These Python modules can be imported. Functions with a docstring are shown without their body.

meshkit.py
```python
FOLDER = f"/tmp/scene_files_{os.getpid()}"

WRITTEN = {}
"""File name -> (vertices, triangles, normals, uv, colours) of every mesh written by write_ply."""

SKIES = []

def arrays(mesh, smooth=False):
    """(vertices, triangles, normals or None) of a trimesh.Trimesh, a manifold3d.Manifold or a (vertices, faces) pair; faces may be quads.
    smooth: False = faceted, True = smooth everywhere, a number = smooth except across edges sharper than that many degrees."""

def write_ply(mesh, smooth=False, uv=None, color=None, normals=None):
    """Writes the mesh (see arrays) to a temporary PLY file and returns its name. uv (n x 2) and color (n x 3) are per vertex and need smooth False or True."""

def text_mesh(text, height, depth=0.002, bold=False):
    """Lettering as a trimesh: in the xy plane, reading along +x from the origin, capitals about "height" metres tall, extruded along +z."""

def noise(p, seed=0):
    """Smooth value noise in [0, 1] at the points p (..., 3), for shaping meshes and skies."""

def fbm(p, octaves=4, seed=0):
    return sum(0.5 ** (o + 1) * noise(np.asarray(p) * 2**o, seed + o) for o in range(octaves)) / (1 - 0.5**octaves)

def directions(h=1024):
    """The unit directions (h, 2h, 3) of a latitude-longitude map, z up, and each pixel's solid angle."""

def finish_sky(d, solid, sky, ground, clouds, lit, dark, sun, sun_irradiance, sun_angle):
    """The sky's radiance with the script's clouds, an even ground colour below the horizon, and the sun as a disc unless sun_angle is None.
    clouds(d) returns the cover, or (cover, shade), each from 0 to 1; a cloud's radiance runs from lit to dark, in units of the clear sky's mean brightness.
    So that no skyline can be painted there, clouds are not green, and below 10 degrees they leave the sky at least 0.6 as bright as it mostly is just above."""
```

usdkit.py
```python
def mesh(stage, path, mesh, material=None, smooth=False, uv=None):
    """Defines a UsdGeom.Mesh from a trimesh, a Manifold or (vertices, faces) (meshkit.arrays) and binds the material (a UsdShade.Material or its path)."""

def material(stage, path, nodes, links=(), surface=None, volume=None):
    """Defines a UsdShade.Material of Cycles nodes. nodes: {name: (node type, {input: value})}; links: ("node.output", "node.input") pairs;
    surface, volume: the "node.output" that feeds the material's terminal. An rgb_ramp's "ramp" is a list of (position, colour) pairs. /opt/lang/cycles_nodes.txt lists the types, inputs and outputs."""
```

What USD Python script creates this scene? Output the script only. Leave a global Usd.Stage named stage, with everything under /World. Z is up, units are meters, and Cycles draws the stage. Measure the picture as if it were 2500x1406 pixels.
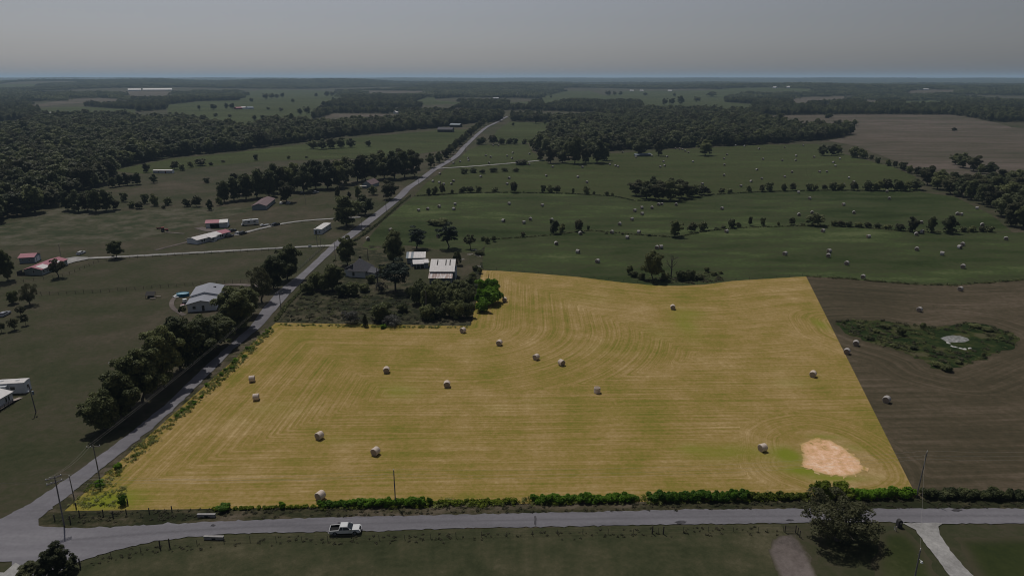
import math, numpy as np, usdkit, shapely
from shapely.geometry import Polygon, LineString
from scipy.spatial import Delaunay
from pxr import Usd, UsdGeom, UsdLux, UsdShade, Sdf, Gf, Vt

# ------------------------------------------------------------------ camera, sky, sun, exposure
stage = Usd.Stage.CreateInMemory()
UsdGeom.SetStageUpAxis(stage, UsdGeom.Tokens.z)
UsdGeom.SetStageMetersPerUnit(stage, 1.0)
world = UsdGeom.Xform.Define(stage, '/World')
stage.SetDefaultPrim(world.GetPrim())
UsdGeom.Scope.Define(stage, '/World/Looks')
CAM_H, PITCH, FOCAL = 80.0, math.radians(17.1), 1668.0      # metres, radians, photo pixels (photo 2500 wide)
EXPOSURE = -0.92
SUN_EL, SUN_AZ = math.radians(62.0), math.radians(-31.0)     # azimuth from +y towards +x
SUN_I, SKY_I = 1.0, 0.10
HAZE = 6e-5
cam = UsdGeom.Camera.Define(stage, '/World/camera')
cam.AddTranslateOp().Set(Gf.Vec3d(0, 0, CAM_H))
cam.AddRotateXOp().Set(90.0 - math.degrees(PITCH))
cam.CreateHorizontalApertureAttr(36.0)
cam.CreateVerticalApertureAttr(36.0 * 575 / 1024)
cam.CreateFocalLengthAttr(36.0 * FOCAL / 2500.0)
cam.CreateClippingRangeAttr(Gf.Vec2f(1.0, 80000.0))
cam.CreateExposureAttr(EXPOSURE)
sun_dir = np.array([math.sin(SUN_AZ) * math.cos(SUN_EL), math.cos(SUN_AZ) * math.cos(SUN_EL), math.sin(SUN_EL)])
sky = UsdLux.DomeLight.Define(stage, '/World/sky')
usdkit.material(stage, '/World/Looks/sky_look', {
    'sky': ('sky_texture', {'sky_type': 'single_scattering', 'sun_disc': False, 'sun_elevation': SUN_EL, 'sun_rotation': SUN_AZ, 'altitude': 300.0, 'air_density': 1.0, 'aerosol_density': 1.5, 'ozone_density': 1.0}),
    'tn': ('mix', {'mix_type': 'multiply', 'fac': 1.0, 'color2': (1.0, .985, 1.05)}), 'hs': ('hsv', {'hue': 0.5, 'saturation': 0.42, 'value': 1.0, 'fac': 1.0}),
    'tc': ('texture_coordinate', {}), 'to_sun': ('vector_math', {'math_type': 'dot_product', 'vector2': (math.sin(SUN_AZ), math.cos(SUN_AZ), 0.0)}),   # the hazy air is brighter on the sun's side
    'veil': ('math', {'math_type': 'multiply_add', 'value2': .38, 'value3': .60}),
    'bg': ('background_shader', {'strength': SKY_I})},
    [('tc.generated', 'to_sun.vector1'), ('to_sun.value', 'veil.value1'), ('veil.value', 'hs.value'), ('sky.color', 'hs.color'), ('hs.color', 'tn.color1'), ('tn.color', 'bg.color')], surface='bg.background')
UsdShade.MaterialBindingAPI.Apply(sky.GetPrim()).Bind(UsdShade.Material.Get(stage, '/World/Looks/sky_look'))
sun = UsdLux.DistantLight.Define(stage, '/World/sun')
sun.CreateIntensityAttr(SUN_I); sun.CreateAngleAttr(0.5); sun.CreateNormalizeAttr(True)
sun.CreateColorAttr(Gf.Vec3f(1.0, 0.95, 0.87))
_z = Gf.Vec3d(*sun_dir)
sun.AddOrientOp(UsdGeom.XformOp.PrecisionDouble).Set(Gf.Quatd(Gf.Rotation(Gf.Vec3d(0, 0, 1), _z).GetQuat()))

# ------------------------------------------------------------------ small helpers
rng = np.random.default_rng(7)
FW = np.array([0, math.cos(PITCH), -math.sin(PITCH)]); UP = np.array([0, math.sin(PITCH), math.cos(PITCH)])
_w = np.random.default_rng(3)
def _waves(n, lam):
    a = _w.uniform(0, 2 * np.pi, n); k = 2 * np.pi / (lam * _w.uniform(.7, 1.5, n))
    return np.cos(a) * k, np.sin(a) * k, _w.uniform(0, 2 * np.pi, n)
W1, W2, W3 = _waves(6, 330.), _waves(6, 1300.), _waves(7, 4200.)
def _sum(w, x, y):
    s = 0
    for kx, ky, p in zip(*w): s = s + np.sin(kx * x + ky * y + p)
    return s / math.sqrt(len(w[0]))
def _st(a, b, v):
    t = np.clip((v - a) / (b - a), 0, 1); return t * t * (3 - 2 * t)
def ground_z(x, y):
    x, y = np.asarray(x, float), np.asarray(y, float)
    r = np.hypot(x, y); th = np.arctan2(x, np.maximum(y, 1e-6))
    h = 0.9 * _st(260, 480, r) * _sum(W1, x, y) + 1.5 * _st(600, 1500, r) * _sum(W2, x, y) + 6.0 * _st(1800, 5000, r) * _sum(W3, x, y)
    left = _st(0.05, -0.35, th)
    h = h + 58 * np.exp(-((r - 7200) / 1700) ** 2) * (.35 + .65 * left) * (1 + .12 * np.sin(th * 23 + 1) + .08 * np.sin(th * 51))
    h = h + 30 * np.exp(-((r - 4700) / 900) ** 2) * (1 - .6 * left) * (.7 + .3 * np.sin(th * 15 + 2.1))
    h = h + 60 * _st(9000, 15000, r) * (1 + .05 * np.sin(th * 31) + .04 * np.sin(th * 77 + 1))
    return h
def ray(px, py):
    d = FW + (px - 1250) / FOCAL * np.array([1., 0, 0]) + (703 - py) / FOCAL * UP
    return d / np.linalg.norm(d)
_T = np.concatenate([np.arange(60, 400, 2.5), np.geomspace(400, 30000, 620)])
def ats(P):
    """the ground points seen at photo pixels"""
    P = np.atleast_2d(np.asarray(P, float)); out = []
    for c in range(0, len(P), 4000):
        Q = P[c:c + 4000]
        d = FW + (Q[:, :1] - 1250) / FOCAL * np.array([[1., 0, 0]]) + (703 - Q[:, 1:]) / FOCAL * UP
        d /= np.linalg.norm(d, axis=1, keepdims=True)
        hit = CAM_H + d[:, 2:] * _T < ground_z(d[:, :1] * _T, d[:, 1:2] * _T)
        k = np.where(hit.any(1), hit.argmax(1), len(_T) - 1); k = np.maximum(k, 1)
        a, b = _T[k - 1], _T[k]
        for _ in range(18):
            m = (a + b) / 2; under = CAM_H + d[:, 2] * m < ground_z(d[:, 0] * m, d[:, 1] * m)
            b = np.where(under, m, b); a = np.where(under, a, m)
        out.append(np.array([[0, 0, CAM_H]]) + d * b[:, None])
    return np.vstack(out)
def at(px, py): return ats([(px, py)])[0]
def depth_of(p): return p[1] * math.cos(PITCH) + (CAM_H - p[2]) * math.sin(PITCH)
def metres(px, p, vertical=False): return px * depth_of(p) / FOCAL / (math.cos(PITCH) if vertical else 1.0)
def pix(P):
    P = np.atleast_2d(P).astype(float); q = P - [0, 0, CAM_H]
    f = q @ FW; return 1250 + FOCAL * q[:, 0] / f, 703 - FOCAL * (q @ UP) / f
def densify(pts, step=14, close=True):
    out = []; n = len(pts)
    for i in range(n if close else n - 1):
        a, b = np.array(pts[i], float), np.array(pts[(i + 1) % n], float)
        k = max(1, int(np.linalg.norm(b - a) / step))
        out += [a + (b - a) * j / k for j in range(k)]
    if not close: out.append(np.array(pts[-1], float))
    return np.array(out)
def px_poly(pts, step=14): return ats(densify(pts, step))[:, :2]

NAMES = {}
def numbered(name, parent='/World'):
    k = (parent, name); n = NAMES.get(k, 0); NAMES[k] = n + 1
    return f'{parent}/{name}' if n == 0 else f'{parent}/{name}_{n:03d}'
def tag(prim, label=None, cat=None, group=None, kind=None):
    for k, v in (('label', label), ('category', cat), ('group', group), ('kind', kind)):
        if v: prim.SetCustomDataByKey(k, v)
    return prim
def thing(name, label, cat, loc=(0, 0, 0), rotz=0.0, scale=None, group=None, ref=None, kind=None):
    x = UsdGeom.Xform.Define(stage, numbered(name))
    x.AddTranslateOp().Set(Gf.Vec3d(*map(float, loc))); x.AddRotateZOp().Set(float(math.degrees(rotz)))
    if scale is not None: x.AddScaleOp().Set(Gf.Vec3f(*map(float, scale)))
    p = x.GetPrim()
    if ref: p.GetReferences().AddInternalReference(ref); p.SetInstanceable(True)
    return tag(p, label, cat, group, kind)
def part(parent, name, mesh, m, smooth=False, label=None):
    pp = parent if isinstance(parent, str) else str(parent.GetPath())
    g = usdkit.mesh(stage, numbered(name, pp), mesh, LOOK[m], smooth=smooth).GetPrim()
    if label: g.SetCustomDataByKey('label', label)
    return g
def kind_class(name):
    p = stage.CreateClassPrim('/World/' + name); p.SetTypeName('Xform'); return str(p.GetPath())

class MB:
    """collects simple solids into one mesh"""
    def __init__(s): s.v, s.f, s.n = [], [], 0
    def add(s, v, f):
        v = np.asarray(v, float); f = np.asarray(f, int)
        if f.shape[1] == 4: f = np.vstack([f[:, [0, 1, 2]], f[:, [0, 2, 3]]])
        s.v.append(v); s.f.append(f + s.n); s.n += len(v); return s
    def hexa(s, b, t):       # 4 bottom and 4 top corners, counter-clockwise seen from above
        return s.add(np.vstack([b, t]), [[3, 2, 1, 0], [4, 5, 6, 7], [0, 1, 5, 4], [1, 2, 6, 5], [2, 3, 7, 6], [3, 0, 4, 7]])
    def box(s, x0, x1, y0, y1, z0, z1):
        b = [(x0, y0), (x1, y0), (x1, y1), (x0, y1)]
        return s.hexa([(*p, z0) for p in b], [(*p, z1) for p in b])
    def frustum(s, x0, x1, y0, y1, z0, X0, X1, Y0, Y1, z1):
        return s.hexa([(x0, y0, z0), (x1, y0, z0), (x1, y1, z0), (x0, y1, z0)], [(X0, Y0, z1), (X1, Y0, z1), (X1, Y1, z1), (X0, Y1, z1)])
    def tube(s, pts, rad, sides=6):
        p = np.asarray(pts, float); r = np.broadcast_to(rad, (len(p),)).astype(float)
        t = np.gradient(p, axis=0); t /= np.linalg.norm(t, axis=1, keepdims=True) + 1e-12
        a = np.cross(t, np.where(np.abs(t[:, 2:]) < .9, [[0, 0, 1.]], [[1., 0, 0]])); a /= np.linalg.norm(a, axis=1, keepdims=True) + 1e-12
        b = np.cross(t, a); g = np.arange(sides) * 2 * np.pi / sides
        v = p[:, None] + r[:, None, None] * (np.cos(g)[None, :, None] * a[:, None] + np.sin(g)[None, :, None] * b[:, None])
        i, j = np.meshgrid(np.arange(len(p) - 1), np.arange(sides), indexing='ij')
        q = np.stack([i * sides + j, i * sides + (j + 1) % sides, (i + 1) * sides + (j + 1) % sides, (i + 1) * sides + j], -1).reshape(-1, 4)
        f = np.vstack([q[:, [0, 1, 2]], q[:, [0, 2, 3]]]); v = v.reshape(-1, 3); n = len(v)
        v = np.vstack([v, p[:1], p[-1:]]); e = (len(p) - 1) * sides
        c = [[n, (k + 1) % sides, k] for k in range(sides)] + [[n + 1, e + k, e + (k + 1) % sides] for k in range(sides)]
        return s.add(v, np.vstack([f, c]))
    def prism(s, prof, y0, y1):      # profile in x,z extruded along y
        prof = np.asarray(prof, float); n = len(prof)
        v = np.vstack([np.c_[prof[:, 0], np.full(n, y0), prof[:, 1]], np.c_[prof[:, 0], np.full(n, y1), prof[:, 1]]])
        from trimesh.creation import triangulate_polygon
        pv, pf = triangulate_polygon(Polygon(prof), engine='earcut')
        idx = [int(np.argmin(np.abs(prof - q).sum(1))) for q in pv]
        pf = np.array([[idx[k] for k in t] for t in pf])
        side = np.array([[i, (i + 1) % n, (i + 1) % n + n, i + n] for i in range(n)])
        s.add(v, np.vstack([pf, pf[:, ::-1] + n])); s.f[-1] = np.vstack([s.f[-1], np.vstack([side[:, [0, 1, 2]], side[:, [0, 2, 3]]]) + (s.n - len(v))]); return s
    def mesh(s): return np.vstack(s.v), np.vstack(s.f)

# ------------------------------------------------------------------ materials
LOOK = {}
def look(name, nodes, links, surface): LOOK[name] = usdkit.material(stage, '/World/Looks/' + name, nodes, links, surface=surface)
def plain(name, col, rough=.7, metallic=0., vary=.12, scale=1.2, spec=.3):
    lo = [c * (1 - vary) for c in col]; hi = [min(1, c * (1 + vary)) for c in col]
    look(name, {'t': ('texture_coordinate', {}), 'n': ('noise_texture', {'scale': scale, 'detail': 4.0, 'roughness': .6}),
                'r': ('rgb_ramp', {'ramp': [(.3, lo), (.7, hi)]}), 'p': ('principled_bsdf', {'roughness': rough, 'metallic': metallic, 'specular_ior_level': spec})},
         [('t.object', 'n.vector'), ('n.fac', 'r.fac'), ('r.color', 'p.base_color')], 'p.BSDF')
def soil(name, ramp, big=.012, mid=.07, fine=1.1, stretch=(1, 1, 1), wt=(.34, .28, .38), rough=.95, bump=.25, ang=0.0, rows=None, attr=None, tint=(.1, .1, .02), con=3.4):
    """ground cover: three sizes of noise through a ramp; rows = (primvar, frequency, weight) draws mown lines; attr = primvar that turns it to TINT"""
    N = {'g': ('geometry', {}), 'm': ('mapping', {'scale': stretch, 'rotation': (0, 0, ang)}),
         'a': ('noise_texture', {'scale': big, 'detail': 3.0, 'roughness': .55}), 'b': ('noise_texture', {'scale': mid, 'detail': 4.0, 'roughness': .6}),
         'c': ('noise_texture', {'scale': fine * .45, 'detail': 7.0, 'roughness': .82}),
         'wa': ('math', {'math_type': 'multiply', 'value2': wt[0]}), 'wb': ('math', {'math_type': 'multiply_add', 'value2': wt[1]}), 'wc': ('math', {'math_type': 'multiply_add', 'value2': wt[2]}),
         'r': ('rgb_ramp', {'ramp': ramp}), 'bp': ('bump', {'strength': bump, 'distance': .3}),
         'p': ('principled_bsdf', {'roughness': rough, 'specular_ior_level': .08})}
    L = [('g.position', 'm.vector'), ('m.vector', 'a.vector'), ('m.vector', 'b.vector'), ('g.position', 'c.vector'),
         ('a.fac', 'wa.value1'), ('b.fac', 'wb.value1'), ('wa.value', 'wb.value3'), ('c.fac', 'wc.value1'), ('wb.value', 'wc.value3')]
    out = 'wc.value'
    if rows:
        N |= {'at': ('attribute', {'attribute': rows[0]}), 'sp': ('separate_xyz', {}), 'mx': ('math', {'math_type': 'multiply', 'value2': .022}), 'my': ('math', {'math_type': 'multiply', 'value2': .022}),
              'mf': ('math', {'math_type': 'multiply', 'value2': rows[1]}), 'cv': ('combine_xyz', {}), 'rn': ('noise_texture', {'scale': 1.0, 'detail': 4.0, 'roughness': .65}),
              'rw': ('math', {'math_type': 'multiply_add', 'value2': rows[2]}), 'rs': ('math', {'math_type': 'subtract', 'value2': rows[2] * .5})}
        L += [('g.position', 'sp.vector'), ('sp.x', 'mx.value1'), ('sp.y', 'my.value1'), ('at.fac', 'mf.value1'), ('mf.value', 'cv.x'), ('mx.value', 'cv.y'), ('my.value', 'cv.z'), ('cv.vector', 'rn.vector'),
              ('rn.fac', 'rw.value1'), (out, 'rw.value3'), ('rw.value', 'rs.value1')]
        out = 'rs.value'
    N |= {'ct': ('math', {'math_type': 'multiply_add', 'value2': con, 'value3': .5 - .5 * con})}; L.append((out, 'ct.value1')); out = 'ct.value'
    L += [(out, 'r.fac'), ('c.fac', 'bp.height'), ('bp.normal', 'p.normal')]
    col = 'r.color'
    if attr:
        N |= {'gt': ('attribute', {'attribute': attr}), 'gn': ('math', {'math_type': 'multiply_add', 'value2': 1.6, 'value3': -.8}), 'gs': ('math', {'math_type': 'add', 'use_clamp': True}),
              'gm': ('math', {'math_type': 'multiply', 'use_clamp': True}), 'mc': ('mix', {'color2': tint})}
        L += [('b.fac', 'gn.value1'), ('gt.fac', 'gs.value1'), ('gn.value', 'gs.value2'), ('gs.value', 'gm.value1'), ('gt.fac', 'gm.value2'), ('gm.value', 'mc.fac'), (col, 'mc.color1')]
        col = 'mc.color'
    L.append((col, 'p.base_color'))
    look(name, N, L, 'p.BSDF')
def foliage(name, dark, light, trans=.3, hue=.5):
    look(name, {'o': ('object_info', {}), 'g': ('geometry', {}), 'n': ('noise_texture', {'scale': .45, 'detail': 3.0, 'roughness': .6}),
                'r': ('math', {'math_type': 'multiply_add', 'value2': .45, 'value3': -.22}), 's': ('math', {'math_type': 'add', 'use_clamp': True}), 'i': ('math', {'math_type': 'multiply_add', 'value2': .3}),
                'k': ('rgb_ramp', {'ramp': [(.2, dark), (.55, [(a + b) / 2 for a, b in zip(dark, light)]), (.95, light)]}),
                'd': ('principled_bsdf', {'roughness': .6, 'specular_ior_level': .2}), 't': ('translucent_bsdf', {}), 'x': ('mix_closure', {'fac': trans})},
         [('g.position', 'n.vector'), ('o.random', 'r.value1'), ('n.fac', 's.value1'), ('r.value', 's.value2'), ('g.random_per_island', 'i.value1'), ('s.value', 'i.value3'), ('i.value', 'k.fac'),
          ('k.color', 'd.base_color'), ('k.color', 't.color'), ('d.BSDF', 'x.closure1'), ('t.BSDF', 'x.closure2')], 'x.closure')
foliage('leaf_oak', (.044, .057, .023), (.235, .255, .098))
foliage('leaf_dark', (.038, .051, .023), (.215, .235, .105))
foliage('leaf_olive', (.035, .04, .017), (.13, .13, .06))
foliage('leaf_cedar', (.026, .034, .013), (.12, .125, .045), .2)
foliage('leaf_blue', (.010, .020, .014), (.04, .065, .042), .15)
foliage('leaf_bright', (.05, .12, .005), (.20, .37, .015), .35)  # bright copy of the foliage: the field's extra brightness is put into its colour
foliage('leaf_yellow', (.07, .10, .006), (.22, .28, .02), .35)
foliage('leaf_weed', (.15, .18, .045), (.36, .38, .14), .4)
foliage('leaf_tuft', (.055, .056, .03), (.15, .14, .085), .4)
foliage('leaf_grey', (.05, .05, .045), (.13, .13, .115), .1)
plain('bark', (.07, .06, .05), .95, vary=.3, scale=3)
plain('dead_wood', (.10, .09, .08), .95, vary=.3, scale=3)
plain('pole_wood', (.16, .15, .15), .9, vary=.2, scale=2)
plain('wire_metal', (.30, .29, .27), .6)
plain('white_wall', (.52, .55, .59), .7, vary=.06)
plain('bluegrey_wall', (.22, .26, .30), .75, vary=.08)
plain('green_wall', (.24, .28, .28), .75, vary=.08)
plain('white_roof', (.62, .60, .60), .55, vary=.1, scale=.8)
plain('grey_roof', (.27, .28, .32), .5, vary=.06, scale=.7)
plain('red_roof', (.34, .12, .16), .6, vary=.1, scale=.8)
plain('plum_roof', (.17, .12, .13), .8, vary=.12)
plain('slate_roof', (.085, .085, .10), .85, vary=.15)
plain('dark_red', (.14, .03, .03), .7)
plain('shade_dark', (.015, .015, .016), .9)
plain('glass_dark', (.02, .025, .03), .15, spec=.6)
plain('white_paint', (.62, .63, .64), .3, vary=.03, spec=.5)
plain('silver_paint', (.30, .32, .35), .3, vary=.04, spec=.5)
plain('dark_paint', (.02, .022, .028), .3, vary=.05, spec=.5)
plain('maroon_paint', (.17, .07, .08), .4, vary=.08, spec=.5)
plain('red_paint', (.25, .02, .02), .5)
plain('tyre_rubber', (.012, .012, .012), .9)
plain('chrome', (.45, .45, .46), .3, .8)
plain('deck_wood', (.36, .31, .28), .85, vary=.15, scale=2)
plain('concrete', (.30, .29, .29), .9, vary=.15, scale=1.5)
plain('pale_rock', (.55, .54, .53), .9, vary=.2, scale=2)
plain('pool_blue', (.02, .15, .24), .3)
plain('pool_water', (.25, .42, .50), .15, spec=.5)
plain('lamp_white', (.7, .72, .72), .4)
plain('stone_dark', (.045, .043, .043), .9, vary=.4, scale=4)
look('rust_roof', {'t': ('texture_coordinate', {}), 'm': ('mapping', {'scale': (1.2, .25, .25)}), 'n': ('noise_texture', {'scale': 1.0, 'detail': 5.0, 'roughness': .65}),
                   'r': ('rgb_ramp', {'ramp': [(.40, (.58, .56, .57)), (.52, (.36, .27, .25)), (.68, (.20, .12, .10))]}), 'p': ('principled_bsdf', {'roughness': .6})},
     [('t.object', 'm.vector'), ('m.vector', 'n.vector'), ('n.fac', 'r.fac'), ('r.color', 'p.base_color')], 'p.BSDF')
for nm, k, q in (('hay_bright', 1.0, 1.0), ('hay_dim', .64, 1.12)):  # one hay in a bright and a dimmed copy, dimming put into the colour
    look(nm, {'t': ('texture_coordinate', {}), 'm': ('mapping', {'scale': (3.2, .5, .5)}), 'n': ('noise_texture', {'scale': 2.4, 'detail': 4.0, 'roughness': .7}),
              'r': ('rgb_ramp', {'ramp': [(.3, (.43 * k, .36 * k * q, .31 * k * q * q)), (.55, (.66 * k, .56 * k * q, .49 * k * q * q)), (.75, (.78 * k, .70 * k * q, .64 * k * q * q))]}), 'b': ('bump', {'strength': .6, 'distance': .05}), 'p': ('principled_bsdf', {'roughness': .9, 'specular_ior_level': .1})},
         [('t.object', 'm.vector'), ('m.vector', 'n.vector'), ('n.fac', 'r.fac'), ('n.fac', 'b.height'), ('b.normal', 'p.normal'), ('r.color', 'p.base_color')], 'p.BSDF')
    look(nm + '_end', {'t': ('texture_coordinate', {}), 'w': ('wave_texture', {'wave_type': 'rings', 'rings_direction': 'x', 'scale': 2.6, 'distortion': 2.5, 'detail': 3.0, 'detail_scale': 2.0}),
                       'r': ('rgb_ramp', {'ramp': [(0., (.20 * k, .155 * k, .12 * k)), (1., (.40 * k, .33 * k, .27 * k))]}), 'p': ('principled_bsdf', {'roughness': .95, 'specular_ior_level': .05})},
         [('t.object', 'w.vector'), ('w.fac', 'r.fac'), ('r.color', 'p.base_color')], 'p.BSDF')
soil('grass_lawn', [(.08, (.033, .041, .018)), (.40, (.050, .052, .027)), (.60, (.064, .058, .037)), (.92, (.094, .078, .056))], big=.016, mid=.07, fine=1.1, con=3.6, wt=(.32, .30, .38))
soil('grass_green', [(.0, (.024, .036, .010)), (.3, (.037, .053, .017)), (.5, (.050, .057, .025)), (.68, (.048, .069, .022)), (1., (.09, .108, .045))], big=.012, mid=.05, stretch=(.5, 1.3, 1), fine=.9, con=5.2, wt=(.34, .38, .28))
soil('grass_field', [(.0, (.027, .038, .011)), (.3, (.041, .055, .016)), (.5, (.053, .059, .023)), (.7, (.050, .067, .021)), (1., (.085, .097, .040))], big=.006, mid=.03, stretch=(.4, 1.4, 1), fine=.4, con=4.2, wt=(.30, .34, .36))
soil('grass_meadow', [(.28, (.036, .046, .022)), (.45, (.058, .060, .034)), (.58, (.082, .078, .052)), (.75, (.105, .096, .072))], big=.012, mid=.09, fine=.55, wt=(.3, .4, .3), bump=.5)
soil('grass_rough', [(.30, (.020, .024, .012)), (.48, (.040, .042, .022)), (.60, (.062, .058, .034)), (.76, (.085, .074, .048))], big=.03, mid=.22, fine=1.6, wt=(.3, .4, .3), bump=.7)
soil('grass_near', [(.08, (.027, .034, .015)), (.40, (.048, .053, .026)), (.62, (.066, .065, .035)), (.92, (.105, .095, .058))], big=.03, mid=.16, fine=1.4, wt=(.3, .35, .35), bump=.5)
soil('grass_verge', [(.28, (.024, .028, .013)), (.46, (.052, .050, .026)), (.58, (.080, .068, .044)), (.75, (.12, .10, .074))], big=.05, mid=.25, fine=2.0, stretch=(.4, 1.3, 1), wt=(.3, .4, .3), bump=.5)
soil('grass_deep', [(.1, (.024, .034, .011)), (.5, (.036, .046, .014)), (.9, (.060, .066, .028))], big=.03, mid=.1, fine=1.6, attr='edge', tint=(.062, .056, .034))
soil('grass_marsh', [(.3, (.012, .024, .006)), (.5, (.026, .040, .011)), (.62, (.046, .052, .016)), (.8, (.08, .075, .04))], big=.04, mid=.16, fine=1.0, wt=(.35, .4, .25), bump=.8)
soil('stubble_dim', [(.10, (.050, .044, .026)), (.45, (.074, .061, .038)), (.60, (.094, .075, .050)), (.92, (.135, .106, .078))], big=.012, mid=.05, fine=1.0, rows=('mow', .7, .4), stretch=(.5, 1.2, 1))  # same mown hay as the bright field, dimming put into the colour
soil('plough_brown', [(.05, (.058, .058, .036)), (.5, (.090, .077, .058)), (.95, (.13, .106, .09))], big=.008, mid=.05, fine=.4, con=4.4, wt=(.36, .38, .26), stretch=(.3, 1.3, 1), ang=.25)
soil('hay_gold', [(.0, (.125, .145, .020)), (.28, (.21, .178, .034)), (.50, (.285, .203, .062)), (.72, (.355, .252, .108)), (1., (.52, .38, .19))], big=.024, mid=.10, fine=1.9, rows=('mow', 1.5, .42), attr='green', tint=(.19, .215, .022), wt=(.27, .29, .44), bump=.3, con=2.9)  # bright copy of the mown stubble, the field's brightness put into the colour
soil('bare_clay', [(.05, (.34, .25, .08)), (.30, (.66, .40, .21)), (.55, (.80, .50, .32)), (.9, (.92, .74, .58))], big=.06, mid=.5, fine=1.9, wt=(.2, .35, .45), attr='edge', tint=(.32, .25, .05), con=3.4)
soil('bare_dirt', [(.1, (.085, .073, .066)), (.5, (.14, .118, .110)), (.9, (.19, .165, .155))], big=.08, mid=.4, fine=2.0, attr='edge', tint=(.06, .056, .034))
soil('asphalt', [(.05, (.130, .126, .140)), (.5, (.180, .175, .195)), (.95, (.235, .23, .25))], big=.03, mid=.25, fine=2.5, stretch=(.16, 1.3, 1), wt=(.33, .40, .27), bump=.05, rough=.85, attr='edge', tint=(.105, .102, .112))
soil('gravel', [(.05, (.19, .185, .18)), (.5, (.30, .295, .29)), (.95, (.44, .43, .42))], big=.08, mid=.5, fine=3.0, bump=.2)
soil('tar_patch', [(.3, (.055, .053, .06)), (.7, (.085, .082, .09))], big=.2, mid=.8, fine=3.0)
soil('pale_bed', [(.1, (.07, .075, .07)), (.45, (.20, .205, .20)), (.65, (.30, .30, .30)), (1., (.52, .52, .52))], big=.2, mid=1.1, fine=2.6, wt=(.15, .4, .45))  # pale grey speckle
# ------------------------------------------------------------------ the ground and what lies flat on it
def add_primvar(g, name, vals):
    UsdGeom.PrimvarsAPI(g).CreatePrimvar(name, Sdf.ValueTypeNames.FloatArray, 'vertex').Set(Vt.FloatArray.FromNumpy(np.asarray(vals, np.float32)))
def smooth_ground(v, f):
    e = .6
    nx = -(ground_z(v[:, 0] + e, v[:, 1]) - ground_z(v[:, 0] - e, v[:, 1])) / (2 * e); ny = -(ground_z(v[:, 0], v[:, 1] + e) - ground_z(v[:, 0], v[:, 1] - e)) / (2 * e)
    n = np.c_[nx, ny, np.ones(len(v))]; return n / np.linalg.norm(n, axis=1, keepdims=True)
def ground_mesh(path, v, f, m, attrs=None):
    g = usdkit.mesh(stage, path, (v, f), LOOK[m])
    g.CreateNormalsAttr(Vt.Vec3fArray.FromNumpy(smooth_ground(v, f).astype(np.float32))); g.SetNormalsInterpolation('vertex')
    for k, a in (attrs or {}).items(): add_primvar(g, k, a)
    return g.GetPrim()
def lift(r, level): return level * (.012 + .0001 * r)
us = np.concatenate([np.log(np.geomspace(12, 80, 24))[:-1], np.arange(math.log(80), math.log(40000), .012)])
ths = np.concatenate([np.arange(-math.pi, -1.0, .12), np.arange(-1.0, 1.0, .012), np.arange(1.0, math.pi - .05, .12)])
U, T = np.meshgrid(us, ths, indexing='ij'); R_ = np.exp(U)
gx, gy = R_ * np.sin(T), R_ * np.cos(T)
gv = np.vstack([np.c_[gx.ravel(), gy.ravel(), ground_z(gx.ravel(), gy.ravel())], [[0, 0, 0]]])
nt = len(ths); i, j = np.meshgrid(np.arange(len(us) - 1), np.arange(nt), indexing='ij')
q = np.stack([i * nt + j, i * nt + (j + 1) % nt, (i + 1) * nt + (j + 1) % nt, (i + 1) * nt + j], -1).reshape(-1, 4)
gf = np.vstack([q[:, [0, 2, 1]], q[:, [0, 3, 2]], [[len(gv) - 1, k, (k + 1) % nt] for k in range(nt)]])
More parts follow.
